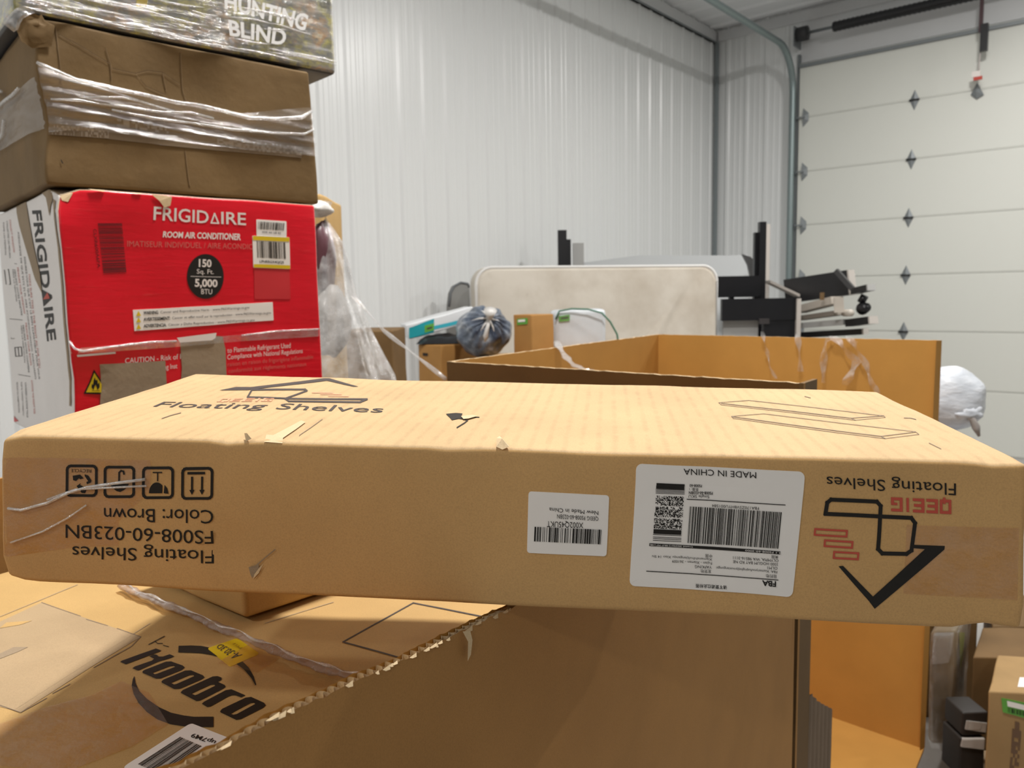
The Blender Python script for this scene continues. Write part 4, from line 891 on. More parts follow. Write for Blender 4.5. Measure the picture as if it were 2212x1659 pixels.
# hunting blind carton on the very top
HB = at(28, 44, 1.33); hz0 = max(zt, zt2)+.0035
def forest():
    m_, nt, b_ = new_mat('forest_photo_print'); v = coords(nt)
    st = noise_node(nt, coords(nt, scale=(1, 1, .12)), 42, 5, .6); bl = noise_node(nt, v, 17, 6, .62); fi = noise_node(nt, coords(nt, scale=(1, 1, 2.2)), 34, 6, .7)
    trunk = ramp(nt, st, [(.36, (.045, .045, .05)), (.46, (.15, .155, .11)), (.56, (.38, .38, .29)), (.66, (.42, .41, .36))])
    gr = ramp(nt, bl, [(.32, (.06, .06, .065)), (.40, (.23, .22, .10)), (.47, (.52, .47, .14)), (.54, (.33, .30, .25)), (.62, (.52, .31, .14)), (.72, (.68, .65, .5))])
    gz_ = mixc(nt, ramp(nt, fi, [(.45, (0,)*3), (.6, (1,)*3)]), gr, (.20, .20, .185))
    s_ = nd(nt, 'ShaderNodeSeparateXYZ'); nt.links.new(v, s_.inputs[0])
    mp = nd(nt, 'ShaderNodeMapRange'); nt.links.new(s_.outputs[2], mp.inputs[0]); mp.inputs[1].default_value = .115; mp.inputs[2].default_value = .16
    c = mixc(nt, mp.outputs[0], gz_, trunk)
    nt.links.new(c, b_.inputs['Base Color']); b_.inputs['Roughness'].default_value = .25; b_.inputs['Coat Weight'].default_value = .5; b_.inputs['Coat Roughness'].default_value = .12
    bump(nt, b_, noise_node(nt, coords(nt, scale=(1, 1, 3)), 22, 6), .6, .004); return m_
# face frame: bottom-left and bottom-right corners seen in the picture
hbl = at(28, 44, 1.325); hbr = atpl(729, 158, BP, V3(-SU[1], SU[0], 0))
h1 = V3(hbl[0], hbl[1], hbl[2]); h2 = hbr.copy()
d_ = h2-h1
low = max(h1[2], h2[2])
hh = .27
hx0 = V3(h1[0], h1[1], hz0)-SU*0; wl_ = float(np.linalg.norm(d_[:2])); hx0 = V3(h2[0], h2[1], hz0)-SU*wl_
hx0 += SV*.006
hbc = Carton(box8(hx0, SU*wl_, SV*.46, hh), r=.008, amp=.0012, freq=6, seed=17)
HBX = thing('cardboard_box', 'forest-photo printed hunting blind carton wrapped in shiny film on top of the left stack', 'box', hx0+SU*wl_/2+SV*.18)
mb = MB(); hbc.mesh(mb, forest(), .02, {'bottom': plain('dark_carton_bottom', (.05, .05, .05), .4), 'top': plain('dark_carton_bottom', (.05, .05, .05), .4)}); F = hbc.face('front')
F.text(mb, 'HUNTING', [(482, 20), (655, 68), (663, 36), (480, -12)], plain('bright_white_print', (.95, .95, .95), .3), .0085, bold=.03)
F.text(mb, 'BLIND', [(493, 78), (611, 101), (617, 70), (489, 46)], plain('bright_white_print', (.95, .95, .95), .3), .0085, bold=.03)
mb.build('carton_body', HBX)
F.sticker([(293, 14), (316, 16), (320, -15), (295, -15)], M_yellow, HBX, 'yellow_sticker', off=.001)
b = MB(); b.grid(lambda a, v: F.fn(.0+a*1.0, .02+.96*v, .004+.003*float(noise.noise(Vector((a*5+v*4, v*26, 1))))), 60, 40, M_wrap)
rn = random.Random(9)
for k in range(44):
    y0 = .03+.5*rn.random()**1.6; x0 = .02+.75*rn.random(); ln = .08+.22*rn.random(); sl = .03*(rn.random()-.3)
    b.tube([F.fn(x0+ln*i/5, y0+sl*i/5+.006*math.sin(i+k), .0075) for i in range(6)], [.0004+.0014*math.sin(math.pi*i/5) for i in range(6)], M_rope, 5)
b.build('stretch_wrap', HBX)

# ================================================================== BEHIND THE LEFT STACK
# goods under draped clear film
lv = [(436, 688), (470, 704), (520, 736), (560, 750), (640, 768), (700, 792), (760, 815), (815, 838), (900, 850), (1500, 860)]
yc, xc = 2.14, -.49
zr = []
for y, x in lv:
    p = at(x, y, yc); zr.append((p[2], p[0]-xc))
zr = [(max(.01, z), r_) for z, r_ in zr]; zr[-1] = (.01, zr[-1][1])
BUN = thing('wrapped_bundle', 'loose goods draped in shiny clear plastic film just right of the red carton', 'bundle', (xc, yc, 0))
b = MB(); zs_ = [z for z, _ in zr][::-1]; rs_ = [r_ for _, r_ in zr][::-1]
def drape(a, v):
    z = zs_[0]+(zs_[-1]-zs_[0])*(1-(1-v)**1.5); r_ = float(np.interp(z, zs_, rs_)); t = 2*math.pi*a
    k = 1+.07*math.sin(7*t+z*5)+.05*math.sin(13*t-z*9)+.06*float(noise.noise(Vector((math.cos(t)*2.5, math.sin(t)*2.5, z*6))))
    return (xc+r_*k*math.cos(t), yc+r_*k*.9*math.sin(t), z)
b.grid(drape, 120, 60, film('draped_film', haze=.26, gloss=.17, rough=.13, bscale=24, bs=1)); 
b.add([drape(i/24, 1) for i in range(24)], [tuple(range(24))], M_wrap); b.build('plastic_sheet', BUN)
def blob(mb_, c, rx, ry, rz, mat, seed, n=24, amp=.18, fr=2.0):
    def g(a, v):
        t, ph = 2*math.pi*a, math.pi*(v-.5); d = V3(math.cos(ph)*math.cos(t), math.cos(ph)*math.sin(t), math.sin(ph)); k = 1+amp*float(noise.noise(Vector((d[0]*fr+seed, d[1]*fr, d[2]*fr))))
        return np.asarray(c, float)+V3(rx, ry, rz)*d*k
    mb_.grid(g, n, n//2, mat)
def put_blob(name, parent, *a, **k): b_ = MB(); blob(b_, *a, **k); return b_.build(name, parent)
pm = at(698, 560, yc); put_blob('maroon_bag', BUN, pm, .032, .05, .10, plain('maroon_plastic', (.10, .035, .045), .4), 3)
pm = at(688, 470, yc-.05); put_blob('white_bag', BUN, at(688, 452, yc), .036, .05, .022, plain('milky_plastic', (.72, .7, .67), .4), 5)
put_blob('green_bag', BUN, at(683, 545, yc-.02), .018, .03, .05, plain('green_plastic', (.02, .10, .04), .4), 6)
put_blob('brown_goods', BUN, (xc-.01, yc, .66), .16, .15, .64, M_pale, 8)
put_blob('grey_goods', BUN, at(715, 690, yc), .05, .06, .10, plain('grey_plastic', (.42, .40, .38), .5), 9)
b = MB(); pa, pb, pc = at(752, 628, 2.0), at(830, 715, 1.9), at(962, 818, 1.72); P = [pa+(pb-pa)*k/6 for k in range(6)]+[pb+(pc-pb)*k/8 for k in range(9)]
b.tube(P, [.0040+.0018*math.sin(i*1.1) for i in range(len(P))], M_clear, 7); b.build('film_strand', BUN)
simple_carton('cardboard_box', 'tall narrow brown carton standing upright behind the draped film', V3(-.78, 2.62, 0), V3(.172, .0, 0), V3(0, .3, 0), at(715, 418, 2.62)[2], M_hoob, r=.012, seed=23)
p0 = at(738, 900, 3.3); p1 = at(848, 714, 3.3)
simple_carton('cardboard_box', 'dark brown carton standing in the gap right of the draped film', V3(p0[0], 3.3, 0), V3(p1[0]-p0[0], 0, 0), V3(0, .4, 0), p1[2], M_dark, r=.008, seed=24)

# ================================================================== PILE BY THE LEFT WALL
def plinth(name, label, x0, x1, Y, D, z, mat, seed):
    a, b_ = at(x0, 760, Y), at(x1, 760, Y); return simple_carton(name, label, V3(a[0], Y, 0), V3(b_[0]-a[0], 0, 0), V3(0, D, 0), z, mat, seed=seed, res=.12)
# carton with a hand hole
def hole(mb_, c, t):
    f = c.face('front'); f.poly(mb_, [(914, 762), (925, 763), (925, 769), (914, 768)], M_hole, .003)
a, e = at(903, 747, 4.45), at(952, 747, 4.31)
zt_ = at(930, 745, 4.38)[2]; zt2_ = zt_
simple_carton('cardboard_box', 'brown carton with a dark hand hole under the black and teal packages', V3(a[0], 4.45, 0), V3(e[0]-a[0], -.14, 0), V3(.20, .18, 0), zt_, M_gay, extra=hole, seed=31)
# black bag under the teal package
b = MB(); c = at(955, 738, 4.55); zb_ = max(zt_, zt2_)+.004
def bl(a, v):
    p = at(898+112*a, 700, 4.42); d = .30*v; z = zb_+.05*math.sin(math.pi*min(1, max(0, a)))**.4*math.sin(math.pi*v)**.4*(1+.25*float(noise.noise(Vector((a*6, v*5, 2)))))
    return (p[0], 4.40+d, z)
b.grid(bl, 24, 10, plain('black_plastic_bag', (.012, .012, .014), .3)); b.grid(lambda a, v: (bl(a, v)[0], bl(a, v)[1], zb_), 24, 1, plain('black_plastic_bag', (.012, .012, .014), .3))
tag(b.build('plastic_bag', loc=(c[0], 4.55, zb_)), 'flat black plastic bag squashed under the teal and white package', 'bag')
# teal and white package
pT = at(884, 733, 4.44); pR = at(1030, 693, 4.54); dT = unit((pR-pT)); pw = float(np.linalg.norm(pR-pT)); vT = unit(np.cross(V3(0, 0, 1), dT)); nT = np.cross(dT, vT)
PK = thing('package', 'long flat teal and white package lying slanted beside the wall', 'package', pT+dT*pw/2)
pk = Carton(box8(pT, dT*pw, vT*.24, .085, up=nT), r=.008, amp=.003, seed=41); mb = MB()
wp, tp = plain('white_gloss_pack', (.72, .74, .76), .3), plain('teal_gloss_pack', (.02, .33, .38), .3)
pk.mesh(mb, wp, .03); f = pk.face('front')
f.rect(mb, [f_ for f_ in [(884, 735), (938, 720), (938, 688), (884, 707)]], tp, .002); f.rect(mb, [(938, 712), (1015, 694), (1015, 686), (938, 704)], plain('cyan_stripe', (.05, .42, .52), .35), .002)
mb.build('pack_body', PK)
gl = plain('green_label', (.11, .36, .045), .5)
f.sticker([(917, 718), (938, 713), (938, 698), (917, 703)], gl, PK, 'green_label', off=.004, extra=lambda m_: f.rect(m_, [(922, 712), (934, 709), (934, 705), (922, 708)], M_ink2, .005))
# blue grey tied bag
BG = thing('plastic_bag', 'round clear bag full of dark blue clothing tied with a white twist', 'bag', (0, 0, 0))
cb = at(1045, 716, 4.28); rb = .155; BG.location = (cb[0], cb[1], cb[2]-.15); BG['_at'] = [float(q_) for q_ in BG.location]
kn = unit(V3(.22, -.80, .50))
def bag(a, v):
    t, ph = 2*math.pi*a, math.pi*(v-.5); up = kn; s1 = unit(np.cross(up, V3(1, .2, 0))); s2 = np.cross(up, s1)
    d = math.cos(ph)*(math.cos(t)*s1+math.sin(t)*s2)+math.sin(ph)*up
    w_ = max(0, math.sin(ph)); k = 1+.05*w_*math.sin(17*t)+.12*float(noise.noise(Vector(tuple(d*2.2))))-.06*w_
    return cb+V3(.150, .14, .138)*d*k
def bagmat():
    m_, nt, b_ = new_mat('bagged_blue_cloth'); v = coords(nt); n_ = noise_node(nt, v, 14, 5)
    nt.links.new(ramp(nt, n_, [(.35, (.035, .05, .085)), (.55, (.13, .16, .21)), (.72, (.42, .44, .47))]), b_.inputs['Base Color']); b_.inputs['Roughness'].default_value = .3; b_.inputs['Coat Weight'].default_value = .5
    bump(nt, b_, noise_node(nt, v, 40, 5), .6, .01); return m_
b = MB(); b.grid(bag, 90, 40, bagmat()); b.build('bag_body', BG)
b = MB(); kp = cb+kn*.142
mk = plain('milky_plastic', (.72, .7, .67), .4)
b.tube([kp-kn*.02, kp+kn*.02, kp+kn*.045+V3(0, 0, .02)], [.012, .018, .035], mk, 10)
for t in range(6):
    an = t/6*2*math.pi+.4; s1 = unit(np.cross(kn, V3(1, .2, 0))); s2 = np.cross(kn, s1); d = math.cos(an)*s1+math.sin(an)*s2
    b.tube([kp, kp+d*.05-kn*.012, kp+d*.10-kn*.06], [.007, .0045, .001], mk, 6)
b.tube([kp, kp+V3(-.006, -.02, -.04), kp+V3(-.018, -.012, -.09), kp+V3(-.022, .004, -.13)], [.012, .010, .016, .006], mk, 8); b.build('twist_tie', BG)
# small carton with a green label and carton under these things
a = at(1112, 742, 4.2)
def gs(mb_, c, t):
    f = c.face('front'); f.sticker([(1118, 702), (1140, 700), (1140, 687), (1118, 689)], gl, t, 'green_label', off=.004, extra=lambda m_: f.rect(m_, [(1121, 696), (1136, 695), (1136, 690), (1121, 691)], M_paper, .006))
    g = c.face('right')
pB = at(1110, 744, 4.15); zS = at(1130, 772, 4.15)[2]; zTop = at(1148, 679, 4.15)[2]
cB = at(1149, 744, 4.04)
ufr = V3(cB[0]-pB[0], -.11, 0); 
simple_carton('cardboard_box', 'small light brown carton with a green label beside the tied bag', V3(pB[0], 4.15, zS), ufr, V3(.12, .105, 0), zTop-zS, M_gay, extra=gs, seed=33)
plinth('cardboard_box', 'large brown carton holding the tied bag and small green-labelled carton', 1032, 1335, 4.02, .60, zS-.008, M_gay, 34)
# white bedding bag
WBG = thing('bedding_bag', 'clear zipped bedding bag with white contents and green piping before the mattress', 'bag', (0, 0, 0))
w0 = at(1198, 770, 4.33); WBG.location = (w0[0]+.15, 4.45, zS); WBG['_at'] = [float(q_) for q_ in WBG.location]
w1 = at(1312, 760, 4.33)
wc = Carton(box8(V3(w0[0], 4.33, zS+.014), V3(w1[0]-w0[0], .04, 0), V3(-.02, .16, 0), at(1250, 674, 4.33)[2]-zS), r=.03, amp=.01, freq=5, seed=44)
mb = MB(); wc.mesh(mb, plain('white_bedding', (.66, .70, .74), .35, coat=.4), .03); mb.build('bedding', WBG); f = wc.face('front')
f.sticker([(1205, 694), (1228, 692), (1228, 680), (1205, 682)], gl, WBG, 'green_label', off=.010, extra=lambda m_: f.rect(m_, [(1209, 688), (1225, 687), (1225, 684), (1209, 685)], M_ink2, .012))
b = MB(); pp = [(1200, 690), (1208, 672), (1235, 667), (1270, 668), (1300, 676), (1318, 695), (1333, 722), (1338, 760)]; b.tube([at(x, y, 4.32) for x, y in pp], .0055, plain('green_piping', (.05, .17, .11), .5), 6)
b.build('piping', WBG)
b = MB(); pl = [at(x, y, 4.32) for x, y in pp]; b.add(pl+[(w0[0], 4.33, zS+.01)], [tuple(range(len(pl)+1))], film('bedding_film', haze=.06, gloss=.06, rough=.12, bscale=20)); b.build('clear_cover', WBG)
# mattress
ma, me_ = at(1028, 650, 5.50), at(1551, 650, 5.95); mu = unit((me_-ma)*V3(1, 1, 0)); mw = float(np.linalg.norm((me_-ma)[:2])); mv = V3(-mu[1], mu[0], 0); mh = at(1290, 574, 5.72)[2]
def mattress_mat():
    m_, nt, b_ = new_mat('cream_ticking'); v = coords(nt); n_ = noise_node(nt, v, 2.2, 6, .6); st = noise_node(nt, v, 7, 3)
    c = ramp(nt, n_, [(.32, (.50, .44, .36)), (.6, (.66, .61, .53))]); c = mixc(nt, ramp(nt, st, [(.70, (0,)*3), (.78, (.7,)*3)]), c, (.42, .36, .28))
    nt.links.new(c, b_.inputs['Base Color']); b_.inputs['Roughness'].default_value = .8; bump(nt, b_, noise_node(nt, v, 5, 4), .25, .02); return m_
MAT = thing('mattress', 'stained cream mattress standing on edge against the furniture', 'mattress', V3(ma[0], ma[1], 0)+mu*mw/2+mv*.12)
b = MB(); MT, RC = .20, .12
def outline(n_=26):
    o_ = []
    for cx, cz, t0 in ((mw-RC, mh-RC, 0), (RC, mh-RC, 90), (RC, RC, 180), (mw-RC, RC, 270)):
        for k in range(n_): t = math.radians(t0+90*k/(n_-1)); o_.append((cx+RC*math.cos(t), cz+RC*math.sin(t)))
    return o_
ol = outline(); rings = []
wr_ = plain('white_piping', (.78, .77, .75), .7)
for d_, ins in ((0, .03), (.012, .006), (.03, 0), (MT-.03, 0), (MT-.012, .006), (MT, .03)):
    rings.append([V3(ma[0], ma[1], 0)+mu*(mw/2+(x-mw/2)*(1-ins/(mw/2)))+V3(0, 0, mh/2+(z-mh/2)*(1-ins/(mh/2)))+mv*d_ for x, z in ol])
n_ = len(ol); V = [p for r_ in rings for p in r_]
b.add(V, [(i*n_+k, (i+1)*n_+k, (i+1)*n_+(k+1) % n_, i*n_+(k+1) % n_) for i in range(len(rings)-1) for k in range(n_)], mattress_mat(), True)
def panel(d_, sgn):
    o0 = rings[0] if sgn < 0 else rings[-1]; c0 = sum(o0)/n_; V = []; rr = 40
    for j in range(rr+1):
        q_ = 1-j/rr
        for p in o0:
            w = c0+(p-c0)*q_; fx = (w-V3(*ma))@mu; fd = fx-.55*(w[2]-1.0); w = w+mv*sgn*.036*(1-q_**10)*(math.exp(-((fd-1.02)/.035)**2)-math.exp(-((fd-1.12)/.05)**2)+.6*math.exp(-((fd-.85)/.05)**2)-.5*math.exp(-((fd-1.25)/.05)**2))
            w = w+mv*sgn*(.022*(1-q_**6)+.010*(1-q_**8)*float(noise.noise(Vector((w[0]*2.2+w[2]*2, w[2]*1.2, sgn))))); V.append(w)
    b.add(V, [(j*n_+k, j*n_+(k+1) % n_, (j+1)*n_+(k+1) % n_, (j+1)*n_+k) for j in range(rr) for k in range(n_)], MATS['cream_ticking'], True)
panel(0, -1); panel(0, 1); b.build('mattress_body', MAT)
b = MB(); b.tube(rings[1]+[rings[1][0]], .011, wr_, 6); b.tube(rings[4]+[rings[4][0]], .011, wr_, 6); b.build('edge_piping', MAT)
# grey cushion left of the mattress
g0, g1 = at(968, 700, 5.76), at(1017, 700, 5.84); gt = at(1012, 610, 5.8)[2]
b = MB(); gu = g1-g0; gu[2] = 0
ol2 = [(-.1, 0), (.06, .90), (.14, .955), (.3, .985), (.6, 1), (.9, .995), (.98, .98), (1, 0)]
fr_ = [V3(g0[0], g0[1], 0)+gu*x+V3(0, 0, gt*z) for x, z in ol2]; gv = unit(V3(-gu[1], gu[0], 0))*.05; n_ = len(ol2)
b.add(fr_+[p+gv for p in fr_], [tuple(range(n_))[::-1], tuple(range(n_, 2*n_))]+[(k, (k+1) % n_, n_+(k+1) % n_, n_+k) for k in range(n_)], plain('grey_fabric', (.27, .27, .26), .9))
b.tube(fr_[1:7], .009, plain('dark_grey_piping', (.16, .17, .18), .8), 6)
tag(b.build('headboard', loc=(g0[0], g0[1], 0)), 'grey upholstered board standing between the wall and the mattress', 'headboard')

# ---- dismantled black furniture
M_edge = plain('pale_board_edge', (.55, .51, .47), .6)
M_sil = plain('light_grey_gloss', (.58, .60, .61), .28)
def boardthing(name, label, cat, parts, group=None):
    """parts: (part name, P, u, v, w, material)"""
    b0 = parts[0]; t = thing(name, label, cat, np.asarray(b0[1], float)+(np.asarray(b0[2])+np.asarray(b0[3]))/2, group)
    for nm, P, u, v, w, mt in parts: b_ = MB(); b_.board(P, u, v, w, mt); b_.build(nm, t)
    return t
def px_board(x0, x1, ytop, ybot, Y, thick, mat=M_black, nm='panel', lean=0):
    a, e, c = at(x0, ytop, Y), at(x1, ytop, Y), at((x0+x1)/2, ybot, Y); return (nm, V3(a[0], Y, c[2]), V3(e[0]-a[0], lean, 0), V3(0, thick, 0), V3(0, 0, a[2]-c[2]), mat)
fl = lambda t: t
zf = at(1220, 2200, 6.6)
def tall(x0, x1, ytop, Y, thick, mat=M_black, nm='panel'):
    a, e = at(x0, ytop, Y), at(x1, ytop, Y); return (nm, V3(a[0], Y, 0), V3(e[0]-a[0], 0, 0), V3(0, thick, 0), V3(0, 0, a[2]), mat)
boardthing('bed_post', 'black upright board pair sticking up behind the left half of the mattress', 'furniture part', [tall(1205, 1224, 497, 6.5, .05), tall(1221, 1233, 517, 6.54, .05)])
boardthing('bed_post', 'short grey upright board beside the black pair behind the mattress', 'furniture part', [tall(1238, 1261, 525, 6.62, .06, plain('grey_board', (.42, .42, .41), .6))])
# big light grey curved panel
b = MB(); s0_, s1_ = at(1262, 600, 6.9), at(1612, 600, 7.0)
def sil(a, v):
    x = s0_[0]+(s1_[0]-s0_[0])*a; yy = 6.75+.10*v+.08*a; zt_ = at(1262+350*a, 566-16*min(1, a*3) if a < .9 else 550-2*(a-.9)*10, 6.8)[2]
    z = 1.0+(zt_-1.0)*v; return (x, yy+.05*math.sin(v*2.4), z)
b.grid(sil, 24, 10, M_sil); b.grid(lambda a, v: V3(*sil(a, v))+V3(0, .03, 0), 24, 10, M_sil); b.grid(lambda a, v: V3(*sil(a, 1))+V3(0, .03*v, 0), 24, 1, M_sil)
SL = thing('headboard', 'wide light grey glossy headboard panel lying behind the top of the mattress', 'headboard', ((s0_[0]+s1_[0])/2, 6.8, 0)); b.build('panel', SL)
for x in (s0_[0]+.1, s1_[0]-.15): b = MB(); b.board(V3(x, 6.80, 0), V3(.06, 0, 0), V3(0, .05, 0), V3(0, 0, 1.25), M_black); b.build('leg', SL)
b = MB(); hp = [at(x, y, 6.62) for x, y in ((1604, 549), (1622, 555), (1640, 575), (1638, 600), (1622, 598), (1616, 572))]
b.add(hp+[p+V3(0, .04, 0) for p in hp], [tuple(range(6))[::-1], tuple(range(6, 12))]+[(k, (k+1) % 6, 6+(k+1) % 6, 6+k) for k in range(6)], plain('dark_bracket', (.07, .07, .07), .4)); b.build('bracket', SL)
# right black post with pale edge
boardthing('bed_post', 'tall black post with a pale edge rising right of the mattress', 'furniture part', [tall(1642, 1656, 479, 6.3, .06), tall(1631, 1643, 502, 6.34, .05), tall(1656, 1664, 484, 6.3, .06, M_edge, 'edge_strip')])
# black rails right of the mattress
boardthing('black_board', 'upper wide black rail running from the mattress to the tall post', 'board', [px_board(1550, 1645, 597, 642, 6.22, .05, nm='rail'), tall(1576, 1586, 640, 6.24, .04, nm='support')])
boardthing('black_cabinet', 'black cabinet side with a pale edge under the tall post', 'cabinet', [px_board(1560, 1722, 646, 692, 5.95, .05, nm='side_panel'), tall(1650, 1722, 692, 5.96, .05, nm='lower_panel'), tall(1562, 1638, 692, 6.03, .02, plain('grey_board', (.42, .42, .41), .6), 'back_panel'), tall(1722, 1731, 645, 5.93, .06, M_edge, 'edge_strip'), px_board(1640, 1662, 688, 700, 5.93, .015, plain('dark_metal', (.05, .045, .045), .3), 'bracket')])
t0, t1 = at(1664, 611, 6.10), at(1728, 641, 5.92)
boardthing('white_board', 'pale board sloping down across the top of the black cabinet', 'board', [('panel', t0, t1-t0, V3(.02, .18, .0), V3(0, 0, .02), M_edge)])
# pile of boards and rails pointing to the door
PB = []
def rail(label, x0, y0, Y0, x1, y1, Y1, w, h, mat, cap=None, name='black_board', hw=True):
    a, e = at(x0, y0, Y0), at(x1, y1, Y1); d = e-a; s = unit(np.cross(d, V3(0, 0, 1)))*w; upv = unit(np.cross(d, s))*h
    t = thing(name, label, 'board', (a+e)/2, 'dismantled furniture rails'); b_ = MB(); b_.board(a, d, s, upv, mat); b_.build('rail', t)
    if cap: b_ = MB(); b_.board(e, unit(d)*.012, s, upv, cap); b_.build('end_cap', t)
    return t
wt = plain('cream_board', (.52, .47, .41), .5)
gb = plain('grey_board', (.42, .42, .41), .6); ch = plain('charcoal_board', (.05, .05, .052), .45)
YA, YB = 6.22, 5.88
rail('lowest black rail of the furniture pile', 1716, 731, YA, 1862, 723, YB, -.12, .045, M_black, M_edge)
rail('grey rail low in the furniture pile', 1716, 710, YA, 1818, 702, YB, -.12, .042, gb, gb)
rail('dull brown rail between the grey and cream rails of the pile', 1716, 693, YA, 1806, 681, YB, -.12, .036, plain('brown_grey_board', (.22, .19, .16), .6), wt)
rail('cream rail in the middle of the furniture pile', 1716, 677, YA, 1794, 657, YB, -.12, .055, wt, wt, 'white_board')
rail('topmost wide black rail of the furniture pile, slanting up to the right', 1697, 655, YA, 1834, 637, YB, -.12, .185, M_black, M_edge)
b = MB(); c = at(1771, 632, 5.85); b.board(c, V3(.03, 0, 0), V3(0, -.01, 0), V3(0, 0, -.055), plain('brass_plate', (.18, .11, .05), .4)); tag(b.build('metal_bracket', loc=c), 'small brass coloured bracket on the topmost black rail', 'bracket')
b = MB(); c = at(1800, 643, 5.80); b.board(c, V3(.075, 0, 0), V3(.02, .05, 0), V3(.01, 0, -.11), wt); tag(b.build('white_block', loc=c), 'cream block at the end of the furniture pile under the wide black rail', 'block')
b = MB(); p_, q_ = at(1824, 676, 5.86), at(1838, 676, 5.74); b.tube([p_, q_], .026, wt, 14); tag(b.build('white_roller', loc=p_), 'short cream roller sticking out right of the cream block', 'roller')
b = MB(); p_, q_ = at(1859, 668, 5.84), at(1872, 664, 5.74); b.tube([p_, p_+(q_-p_)*.3, q_], [.036, .048, .034], M_black, 12); b.tube([p_+V3(0, 0, .05), p_+V3(.02, -.02, .10)], .03, M_black, 8); tag(b.build('caster', loc=p_), 'black round caster at the right end of the furniture pile', 'caster')
rail('black rail with a pale end, furthest right and low in the pile', 1826, 706, 5.86, 1876, 700, 5.68, -.09, .055, M_black, M_edge)
rail('short dark bar slanting down across the end of the wide black rail', 1800, 588, 5.80, 1836, 628, 5.70, -.03, .035, ch, None)
rail('charcoal rail end sticking out above the caster', 1838, 636, 5.86, 1872, 628, 5.70, -.07, .045, M_black, gb)
# carton that carries the pile
pc_ = at(1712, 745, 5.62)
simple_carton('cardboard_box', 'wide brown carton carrying the pile of furniture rails', V3(at(1750, 700, 5.78)[0], 5.78, 0), V3(.40, 0, 0), V3(0, .55, 0), at(1780, 741, 5.78)[2], M_dark, seed=52, res=.12)

# ================================================================== RIGHT SIDE, LOW
# white plastic bags on a dark carton
mwp = None
def bagwhite():
    m_, nt, b_ = new_mat('bluish_white_plastic'); v = coords(nt); n_ = noise_node(nt, coords(nt, scale=(1, 1, 3)), 12, 6)
    nt.links.new(ramp(nt, n_, [(.3, (.52, .56, .62)), (.65, (.72, .75, .80))]), b_.inputs['Base Color']); b_.inputs['Roughness'].default_value = .42
    bump(nt, b_, n_, .6, .012); return m_
mwp = bagwhite()
bY = 2.95
tb = at(2080, 984, bY)[2]
def dk(mb_, c, t):
    f = c.face('front')
x0_ = at(2030, 1400, bY-.18)
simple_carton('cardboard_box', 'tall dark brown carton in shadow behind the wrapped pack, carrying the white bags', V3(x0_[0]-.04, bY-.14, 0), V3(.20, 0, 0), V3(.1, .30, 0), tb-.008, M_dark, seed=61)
c = at(2047, 862, bY); PB_ = thing('plastic_bag', 'puffy bluish white plastic bag resting on top right of the empty bulk carton', 'bag', (c[0], c[1], c[2]-.11))
b = MB(); blob(b, c, .132, .12, .122, mwp, 3, 48, .10, 1.8); b.build('bag_body', PB_)
b = MB(); blob(b, at(2086, 892, bY-.09), .060, .04, .030, mwp, 21, 30, .3, 2.5); P = at(2100, 905, bY-.12)
b.tube([P+V3(-.02, 0, .01), P, P+V3(.010, -.01, -.03), P+V3(.022, -.01, -.062)], [.008, .011, .014, .005], plain('greyed_plastic', (.36, .33, .31), .5), 8); b.build('bag_knot', PB_)
b = MB(); c = at(2050, 960, bY-.02); blob(b, c, .115, .11, .036, mwp, 9, 36, .12, 2.5)
tag(b.build('plastic_bag', loc=(c[0], c[1], tb)), 'flatter white plastic bag squashed under the puffy one', 'bag')
# wrapped tall pack
W0 = at(2012, 1365, 2.42); W1 = at(2066, 1365, 2.42)
wpk = Carton(box8(V3(W0[0], 2.42, .126), V3(W1[0]-W0[0], 0, 0), V3(.17, .22, 0), W0[2]+.0-.12), r=.02, amp=.006, freq=6, seed=63)
WP = thing('wrapped_pack', 'tall narrow pack in cloudy plastic wrap beside the cut bulk carton', 'package', V3(W0[0], 2.5, .12))
mb = MB(); mwk = card('wrapped_beige', (.48, .38, .26), var=.2, rough=.35); wpk.mesh(mb, mwk, .03); f = wpk.face('front'); g = wpk.face('right')
f.poly(mb, [(2017, 1362), (2064, 1362), (2058, 1400), (2050, 1432), (2017, 1436)], plain('white_wrap', (.74, .70, .66), .35), .004)
g.poly(mb, [(2070, 1366), (2082, 1366), (2078, 1420), (2072, 1450)], plain('lime_strip', (.42, .45, .03), .4), .004)
mb.build('pack_body', WP)
b = MB(); b.grid(lambda a, v: f.fn(a, v, .008+.005*float(noise.noise(Vector((a*8, v*4, 1))))), 12, 30, M_clear); b.grid(lambda a, v: g.fn(a, v, .008+.005*float(noise.noise(Vector((a*8, v*4, 5))))), 12, 30, M_clear); b.build('stretch_wrap', WP)
pallet('wooden_pallet', 'wooden pallet on the floor under the wrapped pack and right hand cartons', V3(W0[0]-.02, 2.02, 0), V3(1.0, 0, 0), V3(.2, .70, 0), None)
# green-labelled carton
a = at(2122, 1489, 2.10); gz0 = .121
def gcar(mb_, c, t):
    f = c.face('front')
    f.sticker([(2166, 1538), (2235, 1556), (2235, 1522), (2164, 1508)], gl, t, 'green_label', off=.002, extra=lambda m_: (f.rect(m_, [(2177, 1525), (2230, 1537), (2230, 1526), (2176, 1513)], M_paper, .003), f.bars(m_, [(2178, 1538), (2230, 1550), (2230, 1540), (2178, 1528)], M_ink, 30, 4, .003)))
    dk_ = plain('faded_brown_ink', (.14, .075, .035), .6)
    f.cells(mb_, [(2207, 1562), (2199, 1680), (2180, 1678), (2188, 1556)], dk_, 14, 4, 6, .001, .7)
    Tt = c.face('top'); mb_.add([Tt.fn(a_, b_, .001) for a_, b_ in ((.2, .15), (.5, .15), (.5, .4), (.2, .4))], [(0, 1, 2, 3)], M_paper)
ga = at(2136, 1490, 2.10)
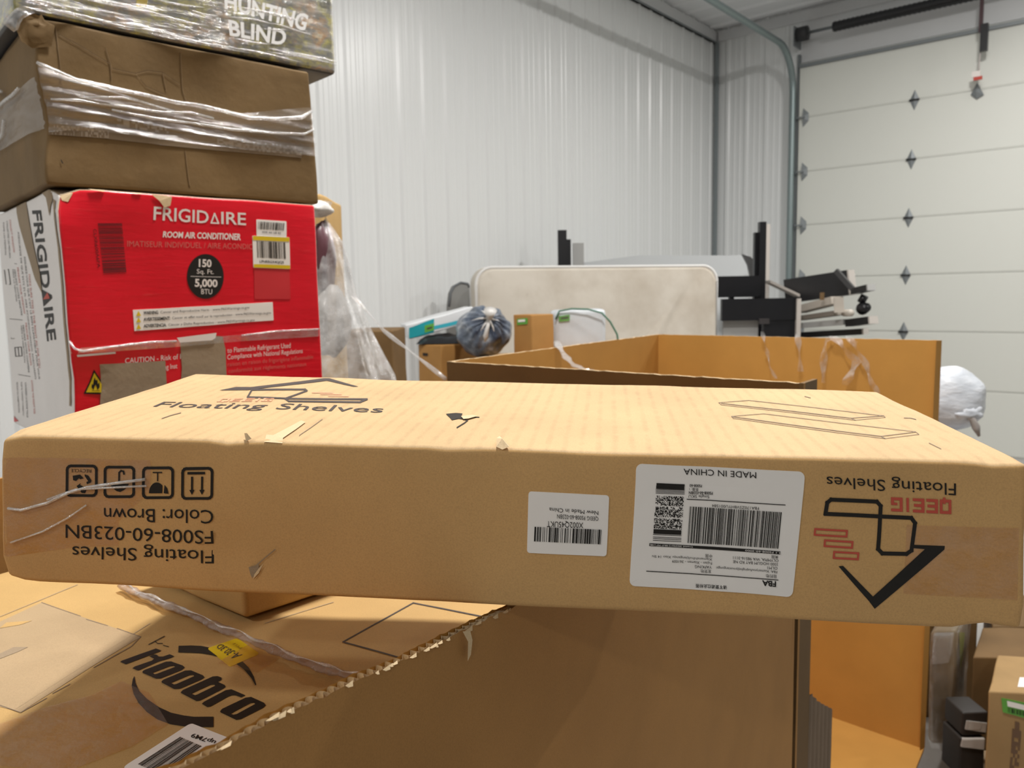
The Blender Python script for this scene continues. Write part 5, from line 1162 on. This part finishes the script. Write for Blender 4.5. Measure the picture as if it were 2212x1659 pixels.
simple_carton('cardboard_box', 'light brown carton with a green label at the lower right corner', V3(ga[0], 2.10, gz0), V3(.36, -.05, 0), V3(.16, .22, 0), at(2140, 1494, 2.1)[2]-gz0, card('kraft_mid', (.36, .23, .10)), extra=gcar, seed=65)
b = MB()
pa, pe = at(2118, 1432, 2.36), at(2222, 1462, 2.36)
lo = .121
simple_carton('cardboard_box', 'brown carton with a pale lid edge behind the green-labelled carton', V3(pa[0], 2.40, lo), V3(.40, -.03, 0), V3(.16, .22, 0), pa[2]-lo, M_dark, seed=66)  # darker kraft stands in for the shade in this corner
# small cartons with white labels, the corner's shade put into their near-black colour
def lab(px_):
    def fn(mb_, c, t):
        f = c.face('front'); f.sticker(px_, plain('dim_white_label', (.45, .42, .38), .5), t, 'white_label', off=.003, extra=lambda m_: f.bars(m_, px_, M_ink2, 24, 8, .004) if False else None)
    return fn
z1 = at(2090, 1590, 2.25)[2]; z2 = at(2090, 1540, 2.25)[2]
sx = at(2078, 1590, 2.25)[0]; sx2 = at(2132, 1590, 2.25)[0]
simple_carton('cardboard_box', 'lower of two small dark cartons with white labels', V3(sx-.005, 2.25, .121), V3(sx2-sx, 0, 0), V3(0, .1, 0), z1-.121-.006, plain('shaded_small_carton', (.018, .014, .011), .6), extra=lab([(2074, 1612), (2124, 1618), (2128, 1592), (2080, 1586)]), seed=67, res=.03)
simple_carton('cardboard_box', 'upper of two small dark cartons with white labels', V3(sx, 2.25, z1), V3(sx2-sx, 0, 0), V3(0, .1, 0), z2-z1, plain('shaded_small_carton', (.018, .014, .011), .6), extra=lab([(2084, 1575), (2130, 1583), (2133, 1563), (2088, 1556)]), seed=68, res=.03)
ra = at(2022, 1628, 2.05)
def rb_(mb_, c, t):
    f = c.face('top'); mb_.add([f.fn(a_, b_, .001) for a_, b_ in ((.08, .08), (.55, .08), (.55, .92), (.08, .92))], [(0, 1, 2, 3)], M_paper)
simple_carton('cardboard_box', 'low red and white carton at the bottom right', V3(ra[0], 1.93, .05), V3(.16, 0, 0), V3(0, .08, 0), .16, plain('brick_red_carton', (.35, .05, .03), .5), extra=rb_, seed=69, res=.03)

dp = at(2142, 1400, 2.80)
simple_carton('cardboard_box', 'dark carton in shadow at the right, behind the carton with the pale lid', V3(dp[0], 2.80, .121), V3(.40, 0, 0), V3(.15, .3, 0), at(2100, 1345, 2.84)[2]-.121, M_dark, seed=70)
